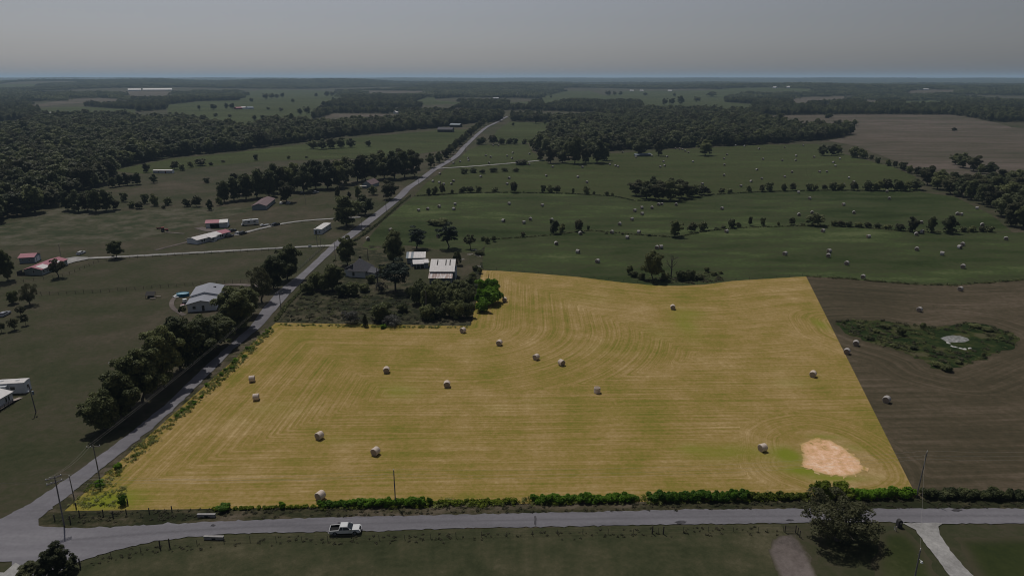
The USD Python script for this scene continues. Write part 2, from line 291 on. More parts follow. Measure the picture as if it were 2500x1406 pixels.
_n = np.cross(gv[gf[0, 1]] - gv[gf[0, 0]], gv[gf[0, 2]] - gv[gf[0, 0]])
if _n[2] < 0: gf = gf[:, ::-1]
tag(ground_mesh('/World/ground', gv, gf, 'grass_lawn'), kind='structure')

def sheet(name, xy, m, level, spacing=.010, attrs=None, label=None, jitter=0.0):
    """a patch of ground inside the world polygon XY, following the terrain LEVEL layers above it"""
    xy = np.asarray(xy, float)
    if isinstance(xy, np.ndarray) and jitter:
        xy = xy + np.random.default_rng(len(xy)).normal(0, jitter, xy.shape)
    P = Polygon(np.c_[np.log(np.hypot(xy[:, 0], xy[:, 1])), np.arctan2(xy[:, 0], xy[:, 1])]).buffer(0)
    polys = [g for g in getattr(P, 'geoms', [P]) if g.area > 1e-7]
    V, F, n0 = [], [], 0
    for g in polys:
        rings = []
        for ring in [g.exterior, *g.interiors]:
            k = max(3, int(ring.length / (spacing * .8)))
            pts = np.array([ring.interpolate(s).coords[0] for s in np.linspace(0, ring.length, k, endpoint=False)])
            pts = np.vstack([pts, np.array(ring.coords)[:-1]])
            order = np.argsort([ring.project(shapely.Point(p)) for p in pts]); rings.append(pts[order])
        bnd = np.vstack(rings)
        keep = [0]
        for k in range(1, len(bnd)):
            if np.abs(bnd[k] - bnd[keep[-1]]).max() > 1e-5: keep.append(k)
        bnd = bnd[keep]
        a, b, c, d = g.bounds
        A, B = np.meshgrid(np.arange(a, c, spacing), np.arange(b, d, spacing), indexing='ij')
        I = np.c_[A.ravel(), B.ravel()]
        I = I[shapely.contains_xy(g.buffer(-spacing * .45), I[:, 0], I[:, 1])] if len(I) else I
        pts = np.vstack([bnd, I]); pts = pts + np.random.default_rng(1).normal(0, 1e-7, pts.shape)
        t = Delaunay(pts).simplices; cen = pts[t].mean(1)
        t = t[shapely.contains_xy(g, cen[:, 0], cen[:, 1])]
        V.append(pts); F.append(t + n0); n0 += len(pts)
    p, f = np.vstack(V), np.vstack(F)
    r = np.exp(p[:, 0]); x, y = r * np.sin(p[:, 1]), r * np.cos(p[:, 1])
    v = np.c_[x, y, ground_z(x, y) + lift(r, level)]
    nz = np.cross(v[f[:, 1]] - v[f[:, 0]], v[f[:, 2]] - v[f[:, 0]])[:, 2]
    f = np.where((nz < 0)[:, None], f[:, ::-1], f)
    g = ground_mesh(numbered(name), v, f, m, {k: a(x, y) for k, a in (attrs or {}).items()})
    return tag(g, label, None, None, 'structure')
def strip(pts_px, width, world_pts=None):
    """outline in world metres of a lane of that width along photo points"""
    c = ats(densify(pts_px, 10, False))[:, :2]
    line = LineString(c).simplify(.4)
    for _ in range(2):
        k = np.array(line.coords); k2 = [k[0]]
        for a, b in zip(k[:-1], k[1:]): k2 += [a * .75 + b * .25, a * .25 + b * .75]
        line = LineString(k2 + [k[-1]])
    w = line.buffer(width / 2, cap_style='flat', join_style='round')
    return densify(np.array(w.exterior.coords)[:-1], 4.0)

FIELD = [(157, 1247), (673, 788), (1146, 796), (1177, 660), (1212, 661), (1300, 667), (1408, 676), (1520, 690), (1600, 697), (1660, 698), (1720, 695), (1790, 686), (1968, 675), (2239, 1214)]
CLAY = [(1952, 1085), (1968, 1075), (2000, 1068), (2030, 1075), (2058, 1090), (2080, 1108), (2105, 1128), (2112, 1146), (2095, 1158), (2060, 1164), (2020, 1160), (1985, 1150), (1952, 1138), (1962, 1118), (1955, 1100)]
SCRUB = [(2040, 786), (2090, 782), (2160, 783), (2200, 790), (2260, 798), (2310, 796), (2370, 788), (2420, 795), (2470, 812), (2490, 830), (2475, 850), (2420, 868), (2360, 890), (2310, 907), (2280, 900), (2255, 880), (2190, 855), (2120, 835), (2060, 812)]
_left = LineString([at(100, 1294)[:2], at(673, 786)[:2], at(760, 700)[:2]])
_bot = LineString([at(100, 1256)[:2], at(2239, 1222)[:2], at(2900, 1205)[:2]])
_notch = LineString([at(673, 790)[:2], at(1146, 797)[:2], at(1177, 660)[:2]])
_top = LineString([at(1177, 655)[:2]] + [at(*p)[:2] for p in FIELD[4:13]] + [at(2240, 695)[:2], at(2420, 690)[:2], at(2760, 676)[:2]])
_clay = Polygon([at(*p)[:2] for p in CLAY]).buffer(4.0)
_scrub = Polygon([at(*p)[:2] for p in SCRUB]).buffer(1.0)
def mow(x, y):
    P = shapely.points(np.c_[x, y])
    d = np.minimum.reduce([shapely.distance(_left, P) , shapely.distance(_notch, P), shapely.distance(_bot, P), shapely.distance(_top, P) + 3])
    dc, ds = shapely.distance(_clay, P), shapely.distance(_scrub, P)
    d = np.where((dc < 9) & (dc < d), dc, d); return np.where((ds < 16) & (ds < d), ds, d)
def blobs(lst):
    C = [(at(px, py)[:2], rx, ry, a) for px, py, rx, ry, a in lst]
    def f(x, y):
        s = np.zeros_like(x)
        for c, rx, ry, a in C: s = s + a * np.exp(-((x - c[0]) / rx) ** 2 - ((y - c[1]) / ry) ** 2)
        return np.clip(s, 0, 1)
    return f
green = blobs([(1740, 1110, 8, 5, .5), (1680, 1095, 5, 3, .45), (1800, 1100, 6, 4, .5), (1930, 1110, 3.2, 4.5, 1.0), (1960, 1150, 6, 1.8, .9), (2050, 1168, 8, 1.5, .9), (2010, 1066, 6, 1.5, .8), (2085, 1092, 4, 2.5, .6), (1880, 1115, 5, 5, .4),
               (1670, 790, 5, 18, .75), (1700, 765, 5, 7, .6), (1600, 810, 6, 8, .5), (1960, 935, 12, 4, .5), (1880, 900, 12, 3, .3), (990, 960, 9, 5, .5), (950, 940, 8, 6, .4), (820, 1072, 6, 3, .5), (2000, 790, 3, 8, .9), (1330, 980, 8, 4, .35), (1190, 1000, 5, 3, .3),
               (720, 820, 9, 7, .35), (600, 1010, 10, 7, .35), (1420, 730, 18, 10, .35), (1520, 850, 15, 8, .35), (1180, 860, 9, 9, .35), (300, 1215, 9, 5, .55), (240, 1225, 7, 4, .7), (700, 990, 7, 7, .3), (1100, 1070, 12, 5, .25), (1500, 1010, 14, 5, .25), (2110, 1010, 8, 8, .25)])
GOLD = sheet('hay_field', px_poly(FIELD), 'hay_gold', 1, spacing=.0065, attrs={'mow': mow, 'green': green}, label='golden mown hay field with curving mower rows')
_clay0 = Polygon([at(*p)[:2] for p in CLAY]).exterior
edge = lambda x, y: .95 * np.exp(-shapely.distance(_clay0, shapely.points(np.c_[x, y])) / 1.1)
sheet('bare_soil_patch', px_poly(CLAY, 4), 'bare_clay', 2, spacing=.003, jitter=.35, attrs={'edge': edge}, label='pale pinkish patch of bare soil in the golden field')
# verge between field and lower road, and around the crossing
sheet('verge', px_poly([(95, 1292), (80, 1266), (152, 1222), (260, 1137), (382, 1044), (465, 963), (567, 860), (640, 808), (668, 788), (673, 788), (157, 1247), (2239, 1214), (2700, 1203), (2700, 1243), (2300, 1243), (1880, 1244), (1368, 1253), (876, 1263), (640, 1270), (410, 1280), (230, 1290)]), 'grass_verge', 1)
sheet('stubble_field', px_poly([(1968, 675), (2060, 680), (2140, 688), (2240, 695), (2330, 697), (2420, 690), (2500, 684), (2760, 675), (2900, 900), (2800, 1203), (2239, 1214)]), 'stubble_dim', 1, spacing=.008, attrs={'mow': mow}, label='brown mown stubble to the right of the golden field')
sheet('marsh', px_poly(SCRUB, 8), 'grass_marsh', 2, spacing=.006, jitter=.5, label='dark green marshy scrub round the small pond')
sheet('dry_pond', px_poly([(2296, 826), (2310, 821), (2326, 819), (2345, 821), (2362, 826), (2367, 831), (2355, 836), (2330, 837), (2308, 834)], 4), 'pale_bed', 3, spacing=.003, label='pale speckled pond in the dark marshy scrub')  # pale speckled patch over the marsh
sheet('pasture', px_poly([(1180, 658), (1178, 640), (1185, 600), (1290, 580), (1360, 575), (1440, 564), (1560, 574), (1650, 580), (1720, 565), (1800, 557), (1990, 551), (2110, 556), (2230, 567), (2480, 568), (2800, 570), (2800, 674), (2500, 684), (2420, 690), (2330, 697), (2240, 695), (2140, 688), (2060, 680), (1968, 675), (1790, 686), (1720, 695), (1660, 698), (1600, 697), (1520, 690), (1408, 676), (1300, 667), (1212, 661)]), 'grass_green', 1, label='green pasture with bales next to the golden field')
sheet('pasture', px_poly([(884, 600), (935, 540), (1010, 480), (1060, 478), (1150, 472), (1254, 471), (1400, 474), (1500, 480), (1545, 492), (1640, 496), (1740, 476), (1860, 469), (2040, 465), (2250, 470), (2330, 480), (2420, 525), (2470, 566), (2230, 567), (2110, 556), (1990, 551), (1800, 557), (1720, 565), (1650, 580), (1560, 574), (1440, 564), (1360, 575), (1290, 580), (1185, 600), (1160, 622), (1000, 600), (900, 612)]), 'grass_green', 1, label='middle green pasture with bales between two hedgerows')
sheet('pasture', px_poly([(1012, 478), (1040, 448), (1085, 415), (1125, 385), (1145, 366), (1175, 354), (1290, 352), (1300, 372), (1345, 402), (1480, 376), (1640, 366), (1870, 354), (1990, 352), (2080, 382), (2180, 408), (2235, 432), (2250, 470), (2040, 465), (1860, 469), (1740, 476), (1640, 496), (1545, 492), (1500, 480), (1400, 474), (1254, 471), (1150, 472)]), 'grass_field', 1, label='far green pasture with many bales below the right wood')
sheet('meadow', px_poly([(-40, 560), (60, 535), (160, 505), (300, 515), (470, 508), (620, 505), (616, 514), (500, 545), (380, 575), (300, 592), (150, 598), (-40, 602)]), 'grass_meadow', 1, label='rough unmown meadow below the left wood')
sheet('green_field', px_poly([(276, 418), (346, 402), (392, 394), (430, 387), (563, 375), (640, 365), (748, 352), (855, 338), (1055, 320), (1150, 316), (1140, 334), (1106, 352), (1081, 368), (1035, 374), (960, 384), (876, 388), (700, 392), (620, 396), (500, 408), (430, 418), (350, 425)]), 'grass_field', 1, label='light green field in front of the long wood edge')
sheet('ploughed_field', px_poly([(1868, 283), (1950, 281), (2065, 280), (2200, 279), (2321, 281), (2372, 288), (2444, 303), (2470, 312), (2600, 320), (2700, 420), (2500, 436), (2461, 428), (2346, 441), (2280, 431), (2188, 395), (2090, 357), (2019, 344), (2090, 331), (1960, 315), (1860, 303)]), 'plough_brown', 1, spacing=.008, label='large brown field on the right below the far woods')
sheet('green_field', px_poly([(1195, 348), (1215, 318), (1245, 298), (1345, 300), (1342, 325), (1305, 350)]), 'grass_field', 1, label='small green field right of the far end of the road')
sheet('farmyard', px_poly([(700, 770), (740, 715), (800, 660), (850, 610), (900, 600), (1000, 600), (1160, 622), (1185, 600), (1178, 640), (1180, 660), (1150, 794), (1146, 796), (673, 788)]), 'grass_rough', 1, label='overgrown yard round the old farmhouse and barn')
sheet('barnyard', px_poly([(985, 625), (1060, 612), (1130, 616), (1175, 615), (1172, 650), (1120, 690), (1060, 700), (1010, 690), (985, 665)]), 'grass_lawn', 2)
sheet('near_pasture', px_poly([(180, 1376), (285, 1345), (384, 1322), (512, 1307), (640, 1303), (876, 1299), (1132, 1291), (1419, 1286), (1675, 1282), (1905, 1280), (1925, 1310), (2010, 1480), (100, 1480)]), 'grass_near', 1, label='dark green pasture below the lower road')
_lawn1 = [(2150, 1300), (2210, 1292), (2250, 1330), (2300, 1420), (2330, 1480), (2140, 1480), (2130, 1380)]; _lawn2 = [(2330, 1312), (2500, 1310), (2800, 1310), (2800, 1480), (2430, 1480), (2380, 1400)]; _dirt = [(1885, 1318), (1905, 1304), (1935, 1304), (1952, 1318), (1968, 1345), (1992, 1395), (2010, 1440), (1920, 1440), (1895, 1390), (1875, 1345)]
def soft(pts, w):
    ring = Polygon(ats(pts)[:, :2]).exterior
    return {'edge': lambda x, y: np.exp(-(shapely.distance(ring, shapely.points(np.c_[x, y])) / w) ** 2)}
sheet('lawn', px_poly([(2150, 1300), (2210, 1292), (2250, 1330), (2300, 1420), (2330, 1480), (2140, 1480), (2130, 1380)]), 'grass_deep', 1, jitter=.2, spacing=.006, attrs=soft(_lawn1, 2.0), label='deep green lawn beside the gravel drive')
sheet('lawn', px_poly([(2330, 1312), (2500, 1310), (2800, 1310), (2800, 1480), (2430, 1480), (2380, 1400)]), 'grass_deep', 1, jitter=.2, spacing=.006, attrs=soft(_lawn2, 2.2), label='deep green lawn right of the gravel drive')
sheet('dirt_yard', px_poly([(1885, 1318), (1905, 1304), (1935, 1304), (1952, 1318), (1968, 1345), (1992, 1395), (2010, 1440), (1920, 1440), (1895, 1390), (1875, 1345)], 8), 'bare_dirt', 2, spacing=.005, jitter=.2, attrs=soft(_dirt, .7), label='worn bare dirt inside the farm gate')
# roads
NEAR_L = [(-120, 1330), (0, 1268), (72, 1230), (177, 1160), (302, 1069), (399, 992), (500, 895), (609, 800), (653, 740), (684, 707), (740, 664), (808, 600)]
NEAR_R = [(824, 605), (763, 661), (715, 711), (666, 766), (637, 798), (563, 861), (461, 964), (379, 1040), (256, 1138), (151, 1223), (95, 1266), (92, 1284), (120, 1288), (230, 1289), (410, 1279), (640, 1269), (876, 1261), (1132, 1256), (1368, 1251), (1675, 1244), (1880, 1242), (2116, 1242), (2500, 1241), (2800, 1240), (2800, 1279), (2500, 1278), (2295, 1278), (2193, 1275), (1880, 1277), (1675, 1280), (1419, 1284), (1132, 1289), (876, 1297), (640, 1301), (512, 1305), (384, 1320), (282, 1343), (179, 1375), (100, 1420), (40, 1402), (30, 1370), (-120, 1385)]
_mid1 = LineString(ats([(180, 1318), (410, 1299), (640, 1285), (876, 1279), (1132, 1272), (1368, 1268), (1675, 1262), (1880, 1260), (2700, 1259)])[:, :2]); _mid2 = LineString(ats([(60, 1262), (215, 1152), (345, 1062), (430, 997), (532, 900), (623, 806), (700, 718), (752, 662), (814, 604)])[:, :2])
def lanes(x, y):
    P = shapely.points(np.c_[x, y]); return np.clip(.75 * np.exp(-(shapely.distance(_mid1, P) / .45) ** 2) + .45 * np.exp(-(shapely.distance(_mid2, P) / .5) ** 2), 0, 1)
sheet('road', px_poly(NEAR_L + NEAR_R, 10), 'asphalt', 4, spacing=.004, jitter=.13, attrs={'edge': lanes}, label='grey county road junction with the cross road')
FAR_ROAD = [(816, 602), (858, 574), (898, 542), (931, 517), (978, 481), (995, 460), (1023, 444), (1058, 415), (1094, 396), (1118, 380), (1131, 362), (1157, 337), (1187, 311), (1207, 303), (1239, 285)]
sheet('road', strip(FAR_ROAD, 5.8), 'asphalt', 4, spacing=.005, label='grey country road running away to the horizon')
sheet('gravel_drive', px_poly([(2203, 1277), (2234, 1294), (2259, 1328), (2295, 1374), (2318, 1406), (2350, 1460), (2430, 1460), (2377, 1406), (2354, 1386), (2321, 1345), (2295, 1305), (2291, 1286), (2300, 1277)], 8), 'gravel', 5, spacing=.005, jitter=.08, label='pale gravel drive at lower right')
sheet('gravel_drive', strip([(816, 600), (720, 604), (620, 610), (430, 620), (290, 628), (200, 632)], 3.0), 'gravel', 5, spacing=.005, label='narrow pale drive along the lawn to the red-roofed house')
sheet('gravel_drive', px_poly([(155, 640), (160, 632), (185, 628), (215, 629), (215, 634), (185, 640), (165, 646), (150, 645)], 6), 'gravel', 6, spacing=.004, label='gravel parking spot in front of the red-roofed house')
sheet('gravel_drive', strip([(880, 531), (815, 535), (722, 540), (637, 558), (575, 575)], 2.8), 'gravel', 5, spacing=.005, label='curving drive to the long white house')
sheet('gravel_drive', strip([(1062, 413), (1158, 407), (1255, 399), (1330, 392)], 4.0), 'gravel', 5, spacing=.005, label='straight farm track right of the road')
sheet('dirt_track', strip([(658, 706), (614, 697), (560, 695), (526, 700), (512, 712)], 2.6), 'bare_dirt', 5, spacing=.005)
sheet('dirt_track', strip([(450, 770), (418, 752), (420, 730), (450, 714)], 1.6), 'bare_dirt', 3, spacing=.005)
sheet('gravel_drive', px_poly([(-60, 1440), (-60, 1392), (10, 1398), (38, 1374), (60, 1385), (40, 1400), (20, 1440)], 8), 'gravel', 5, spacing=.006, label='gravel drive in the bottom left corner')
for pts, w in (([(484, 556), (520, 566), (560, 562)], 5), ([(400, 567), (450, 571)], 1.6), ([(380, 611), (470, 588)], 2.0)):
    sheet('worn_path', strip(pts, w), 'bare_dirt', 3, spacing=.004)
for n, (px, py, rx, ry) in enumerate([(1660, 1275, 14, 4), (1928, 1270, 9, 2), (2336, 1246, 13, 3), (520, 1283, 5, 3), (828, 1277, 3, 1.5), (1307, 1270, 3, 13)]):
    a = np.linspace(0, 2 * np.pi, 22, endpoint=False); rr = 1 + .18 * np.random.default_rng(n).normal(size=22)
    sheet('tar_patch', np.array([at(px + rx * k * math.cos(t), py + ry * k * math.sin(t))[:2] for t, k in zip(a, rr)]), 'tar_patch', 5.4, spacing=.004)
# far fields seen between the woods
OPEN = [('p', [(-30, 207), (85, 206), (100, 210), (60, 214), (-30, 214)]), ('b', [(70, 258), (200, 240), (290, 241), (285, 250), (215, 251), (150, 256), (80, 262)]),
        ('p', [(90, 265), (205, 261), (333, 269), (328, 279), (256, 287), (180, 279), (97, 274)]), ('b', [(294, 222), (397, 222), (430, 226), (420, 237), (295, 237)]),
        ('p', [(407, 257), (486, 248), (584, 246), (590, 226), (650, 220), (750, 221), (832, 225), (835, 240), (784, 254), (768, 272), (750, 300), (660, 302), (625, 304), (605, 312), (592, 324), (558, 314), (480, 292), (440, 290), (410, 280)]),
        ('b', [(753, 299), (815, 277), (978, 279), (973, 290), (876, 301), (794, 306)]), ('b', [(880, 222), (1055, 223), (1045, 228), (890, 229)]), ('p', [(1010, 249), (1060, 233), (1062, 245), (1150, 254), (1040, 257)]),
        ('p', [(1320, 236), (1378, 223), (1440, 223), (1478, 234), (1527, 223), (1719, 222), (1785, 216), (1880, 214), (1988, 218), (1985, 224), (1930, 224), (1829, 225), (1767, 237), (1770, 250), (1839, 255), (1836, 263), (1752, 268), (1724, 260), (1624, 263), (1573, 256), (1560, 244), (1458, 245), (1394, 240), (1330, 256)]),
        ('b', [(1932, 239), (2090, 235), (2085, 243), (2000, 246), (1955, 256), (1935, 250)]), ('b', [(2112, 244), (2147, 243), (2141, 252), (2118, 252)]), ('b', [(1990, 257), (2030, 256), (2024, 261)]),
        ('b', [(2236, 220), (2346, 220), (2344, 226), (2205, 228)]), ('p', [(2203, 248), (2300, 245), (2300, 251), (2210, 252)]), ('p', [(2397, 213), (2446, 214), (2440, 218)]), ('p', [(2440, 262), (2530, 260), (2530, 266)]), ('p', [(1240, 251), (1300, 249), (1300, 254), (1245, 256)])]
for k, (c, pts) in enumerate(OPEN):
    sheet('far_field', px_poly(pts, 8), 'grass_field' if c == 'p' else 'plough_brown', 1, spacing=.009)
# ------------------------------------------------------------------ air
_hz = MB().box(-42000, 42000, -42000, 42000, -30.0, 175.0)
LOOK['haze_air'] = usdkit.material(stage, '/World/Looks/haze_air', {'v': ('principled_volume', {'color': (.58, .80, 1.0), 'density': HAZE, 'anisotropy': 0.2})}, volume='v.volume')
tag(usdkit.mesh(stage, '/World/haze', _hz.mesh(), LOOK['haze_air']).GetPrim(), kind='stuff')

# ------------------------------------------------------------------ trees and bushes: one class of each kind, copied by reference
def leaf_quads(r, centres, radii, per, leaf, up=.35, thin=1.0):
    P, N = [], []
    for c, rad in zip(centres, radii):
        k = max(6, int(per * (rad.mean() / radii.mean()) ** 2))
        d = r.normal(size=(k, 3)); d /= np.linalg.norm(d, axis=1, keepdims=True)
        d[:, 2] = np.where(d[:, 2] < -.45, -d[:, 2], d[:, 2])
        P.append(c + d * rad * r.uniform(.62, 1.06, (k, 1))); N.append(d)
    P, N = np.vstack(P), np.vstack(N)
    n = N * .75 + r.normal(size=P.shape) * .55 + [0, 0, up]; n /= np.linalg.norm(n, axis=1, keepdims=True)
    a = np.cross(n, r.normal(size=P.shape)); a /= np.linalg.norm(a, axis=1, keepdims=True); b = np.cross(n, a)
    s = leaf * r.uniform(.55, 1.25, (len(P), 1)) * .5; t = s * thin * r.uniform(.6, 1.0, (len(P), 1))
    v = np.stack([P - a * s - b * t * .6, P + a * s * .8 - b * t, P + a * s + b * t * .7, P - a * s * .7 + b * t], 1).reshape(-1, 3)
    f = np.arange(len(v)).reshape(-1, 4)
    return v, f
def crown_shape(r, W, H, base, n, clump, flat=1.0, cone=0.0):
    rx, rz = W / 2, (H - base) / 2
    d = r.normal(size=(n * 3, 3)); d /= np.linalg.norm(d, axis=1, keepdims=True)
    keep = [d[0]]
    for q in d[1:]:
        if len(keep) < n and max(np.dot(k, q) for k in keep) < 1 - .9 / n: keep.append(q)
    d = np.array(keep); n = len(d)
    rr = r.uniform(.5, .98, (n, 1)) * (1 + .16 * r.normal(size=(n, 1)))
    rad = rx * clump * r.uniform(.65, 1.4, n)
    c = d * rr * [rx, rx, rz]
    if cone: c[:, :2] *= (1 - cone * (c[:, 2:] / rz * .5 + .5)) * 1.25
    c[:, 2] += base + rz
    c[:, :2] *= np.maximum(.35, 1 - (rad / rx) * .55)[:, None]
    c[:, 2] = np.clip(c[:, 2], base + rad * .6 * flat, H - rad * .55)
    return c, np.c_[rad, rad, rad * .8 * flat]
def limbs(r, W, H, base, trunk_r, lean=.0, n=6):
    m = MB(); top = base + (H - base) * .62
    k = np.array([[0, 0, -.4], [.04 * W * r.normal(), .03 * W * r.normal(), base * .6], [lean * W + .04 * W * r.normal(), .04 * W * r.normal(), base + .15 * (H - base)], [lean * W * 1.4, .03 * W * r.normal(), top]])
    m.tube(k, [trunk_r * 1.35, trunk_r, trunk_r * .75, trunk_r * .25], 7)
    for q in range(n):
        a = q * 2.4 + r.uniform(0, .8); s = k[2] * r.uniform(.75, 1.0); l = W * .36 * r.uniform(.7, 1.1)
        e = s + [math.cos(a) * l, math.sin(a) * l, (H - base) * r.uniform(.15, .5)]
        m.tube([s, (s + e) / 2 + [0, 0, .06 * H], e], [trunk_r * .5, trunk_r * .3, trunk_r * .1], 5)
    return m
KINDS = {}
def tree_kind(name, seed, W, H, base, n, clump, per, leaf, lookname, trunk_r=.28, flat=1.0, cone=0.0, thin=1.0, up=.35, limb=6, fill=.35):
    r = np.random.default_rng(seed); path = kind_class(name)
    part(path, 'trunk', limbs(r, W, H, base, trunk_r, .02 * r.normal(), limb).mesh(), 'bark', smooth=True)
    c, rad = crown_shape(r, W, H, base, n, clump, flat, cone)
    if fill:
        c = np.vstack([c, [[0, 0, base + (H - base) * .5]]]); rad = np.vstack([rad, [[W * fill, W * fill, (H - base) * fill]]])
    part(path, 'crown', leaf_quads(r, c, rad, per, leaf, up, thin), lookname)
    KINDS.setdefault(name.rstrip('0123456789_'), []).append((path, W, H))
for s in range(4): tree_kind(f'oak_near_{s}', 20 + s, 9.5, 11.5, .7 + .2 * s, 50, .24, 350, .36, 'leaf_oak', up=.5)
for s in range(3): tree_kind(f'oak_mid_{s}', 40 + s, 9.5, 11.5, .9, 34, .26, 170, .55, ('leaf_oak', 'leaf_dark', 'leaf_olive')[s], up=.5)
for s in range(4): tree_kind(f'oak_far_{s}', 50 + s, 10., 11.5, 1.0, 24, .30, 80, .85, ('leaf_dark', 'leaf_oak', 'leaf_dark', 'leaf_olive')[s], limb=3, up=.6)
for s in range(3): tree_kind(f'bush_near_{s}', 60 + s, 4.0, 3.0, .05, 18, .34, 150, .30, 'leaf_oak', trunk_r=.07, limb=4)
for s in range(3): tree_kind(f'bush_mid_{s}', 70 + s, 5.0, 4.2, .05, 14, .36, 70, .55, ('leaf_dark', 'leaf_oak', 'leaf_olive')[s], trunk_r=.10, limb=3)
for s in range(2): tree_kind(f'bush_bright_{s}', 80 + s, 4.0, 3.0, .05, 20, .33, 160, .30, 'leaf_bright', trunk_r=.06, limb=4)
tree_kind('bush_yellow_0', 84, 4.0, 3.0, .05, 22, .32, 170, .28, 'leaf_yellow', trunk_r=.06, limb=4)  # added bush kind: brighter crown top of the spreading tree painted as foliage
tree_kind('oak_airy_0', 90, 17., 12., 1.4, 44, .19, 210, .40, 'leaf_olive', trunk_r=.55, up=.4, limb=11, fill=0)
tree_kind('oak_airy_1', 91, 10., 11., 1.8, 26, .22, 150, .42, 'leaf_olive', trunk_r=.28, limb=9, fill=0)
for s in range(2): tree_kind(f'pine_{s}', 95 + s, 9., 12., 1.5, 34, .24, 130, .55, 'leaf_blue', cone=.45, thin=.5, limb=9, flat=.55, fill=.2)
for s in range(2): tree_kind(f'cedar_{s}', 98 + s, 5., 5.5, .1, 60, .17, 170, .30, 'leaf_cedar', cone=.75, thin=.4, limb=5, trunk_r=.12, fill=.28, up=.6)
for s in range(2): tree_kind(f'fruit_tree_{s}', 103 + s, 4.0, 3.2, .9, 14, .26, 60, .32, 'leaf_olive', trunk_r=.08, limb=6, fill=0)
for s in range(2): tree_kind(f'grey_bush_{s}', 106 + s, 4.0, 2.6, .05, 20, .3, 90, .30, 'leaf_grey', trunk_r=.06, limb=7, thin=.4, fill=.2)
def dead_kind(name, seed, H, spread, stub=False):
    r = np.random.default_rng(seed); path = kind_class(name); m = MB()
    m.tube([[0, 0, -.3], [.1, 0, H * .4], [-.1, .1, H * .75], [.05, 0, H]], [.28, .22, .16, .05 if not stub else .14], 7)
    part(path, 'trunk', m.mesh(), 'dead_wood', smooth=True)
    b = MB()
    def grow(p, d, l, rad, k):
        e = p + d * l; b.tube([p, (p + e) / 2 + r.normal(size=3) * l * .06, e], [rad, rad * .8, rad * .5], 4)
        if k:
            for _ in range(3):
                q = d + r.normal(size=3) * .55 + [0, 0, .15]; grow(p + (e - p) * r.uniform(.5, 1), q / np.linalg.norm(q), l * .62, rad * .5, k - 1)
    if not stub:
        for q in range(7):
            a = q * 2.4; grow(np.array([0, 0, H * r.uniform(.35, .8)]), np.array([math.cos(a) * spread, math.sin(a) * spread, .7]), H * .28, .10, 2)
        part(path, 'branch', b.mesh(), 'dead_wood')
    KINDS.setdefault(name.rstrip('0123456789_'), []).append((path, spread, H))
dead_kind('dead_tree_0', 5, 8.5, .6); dead_kind('snag_0', 6, 7., .3, True)
_cnt = {}
def plant(kind, px, py, h, w, label, group=None, name=None, cat=None, rot=None):
    """a tree or bush whose foot is seen at the photo pixel, H and W photo pixels tall and wide"""
    p = at(px, py); ks = KINDS[kind]; k = _cnt.get(kind, 0); _cnt[kind] = k + 1
    path, W, H = ks[k % len(ks)]
    hm, wm = metres(h, p, True), metres(w, p)
    nm = name or ('dead_tree' if kind in ('dead_tree', 'snag') else 'bush' if 'bush' in kind else 'cedar' if kind == 'cedar' else 'pine_tree' if kind == 'pine' else 'fruit_tree' if kind == 'fruit_tree' else 'tree')
    sc = (wm / W, wm / W * (.9 + .2 * ((k * 7) % 5) / 5), hm / H) if kind not in ('dead_tree', 'snag') else (hm / H,) * 3
    return thing(nm, label, cat or ('bush' if nm == 'bush' else 'tree'), (p[0], p[1], p[2] - .05), (k * 2.3) % 6.28 if rot is None else rot, sc, group, path)
_ONES = 'first second third fourth fifth sixth seventh eighth ninth tenth eleventh twelfth thirteenth fourteenth fifteenth sixteenth seventeenth eighteenth nineteenth'.split()
def nth(k): return _ONES[k] if k < 19 else ('twentieth', 'thirtieth')[k // 10 - 1 if (k + 1) % 10 == 0 else 0] if (k + 1) % 10 == 0 else ('twenty ', 'thirty ')[(k + 1) // 10 - 2] + _ONES[(k + 1) % 10 - 1]
def row(kind, lst, label, group, name=None, count=True):
    for k, (px, py, h, w) in enumerate(sorted(lst)): plant(kind, px, py, h, w, f'{nth(k)} from the left, {label}' if count and len(lst) < 40 else label, group, name)

# the long line of oaks on the left of the road, one label each
for (px, py, h, w), l in zip([(px, py, h * (1.2 if px < 470 else .95), w * 1.12) for px, py, h, w in [(258, 1050, 88, 92), (302, 1022, 105, 92), (350, 985, 122, 98), (402, 945, 122, 98), (448, 905, 128, 96), (494, 872, 104, 92), (530, 848, 84, 84), (580, 806, 112, 88), (610, 770, 80, 60)]],
    ['lowest oak of the roadside row, its long shadow on the mown lawn', 'second oak from the lower end of the dark roadside row', 'third oak from the lower end of the dark roadside row', 'broad middle oak of the roadside row shading the road', 'fifth oak up the dark roadside row',
     'oak in the roadside row just below the house with the grey roof', 'oak in the roadside row hiding the right corner of the grey roofed house', 'tallest oak at the upper end of the roadside row', 'small oak closing the upper end of the roadside row']):
    plant('oak_near', px, py, h, w, l, 'oaks in the dark roadside row')
for px, py, h, w, l in [(492, 836, 36, 56, 'low bushy tree in front of the grey roofed house'), (410, 885, 50, 60, 'low tree behind the roadside oaks at the lawn edge'), (572, 792, 60, 56, 'round tree right beside the grey roofed house wall')]:
    plant('oak_near', px, py, h, w, l)
plant('oak_airy', 640, 738, 86, 66, 'thin open tree with bare branches showing, left of the road'); _cnt['oak_airy'] = 0
plant('oak_near', 672, 706, 92, 62, 'dense dark tree, left one of a pair leaning over the road')
plant('oak_near', 706, 684, 84, 70, 'dense dark tree, right one of a pair leaning over the road')
plant('oak_airy', 2046, 1318, 112, 196, 'big spreading tree in the near pasture, casting a wide shadow')
_cnt['oak_near'] = 1
plant('oak_near', 18, 686, 78, 46, 'tall dark tree at the left picture edge beside the red roofed house')
plant('oak_airy', 142, 678, 50, 44, 'open tree right in front of the red roofed house')
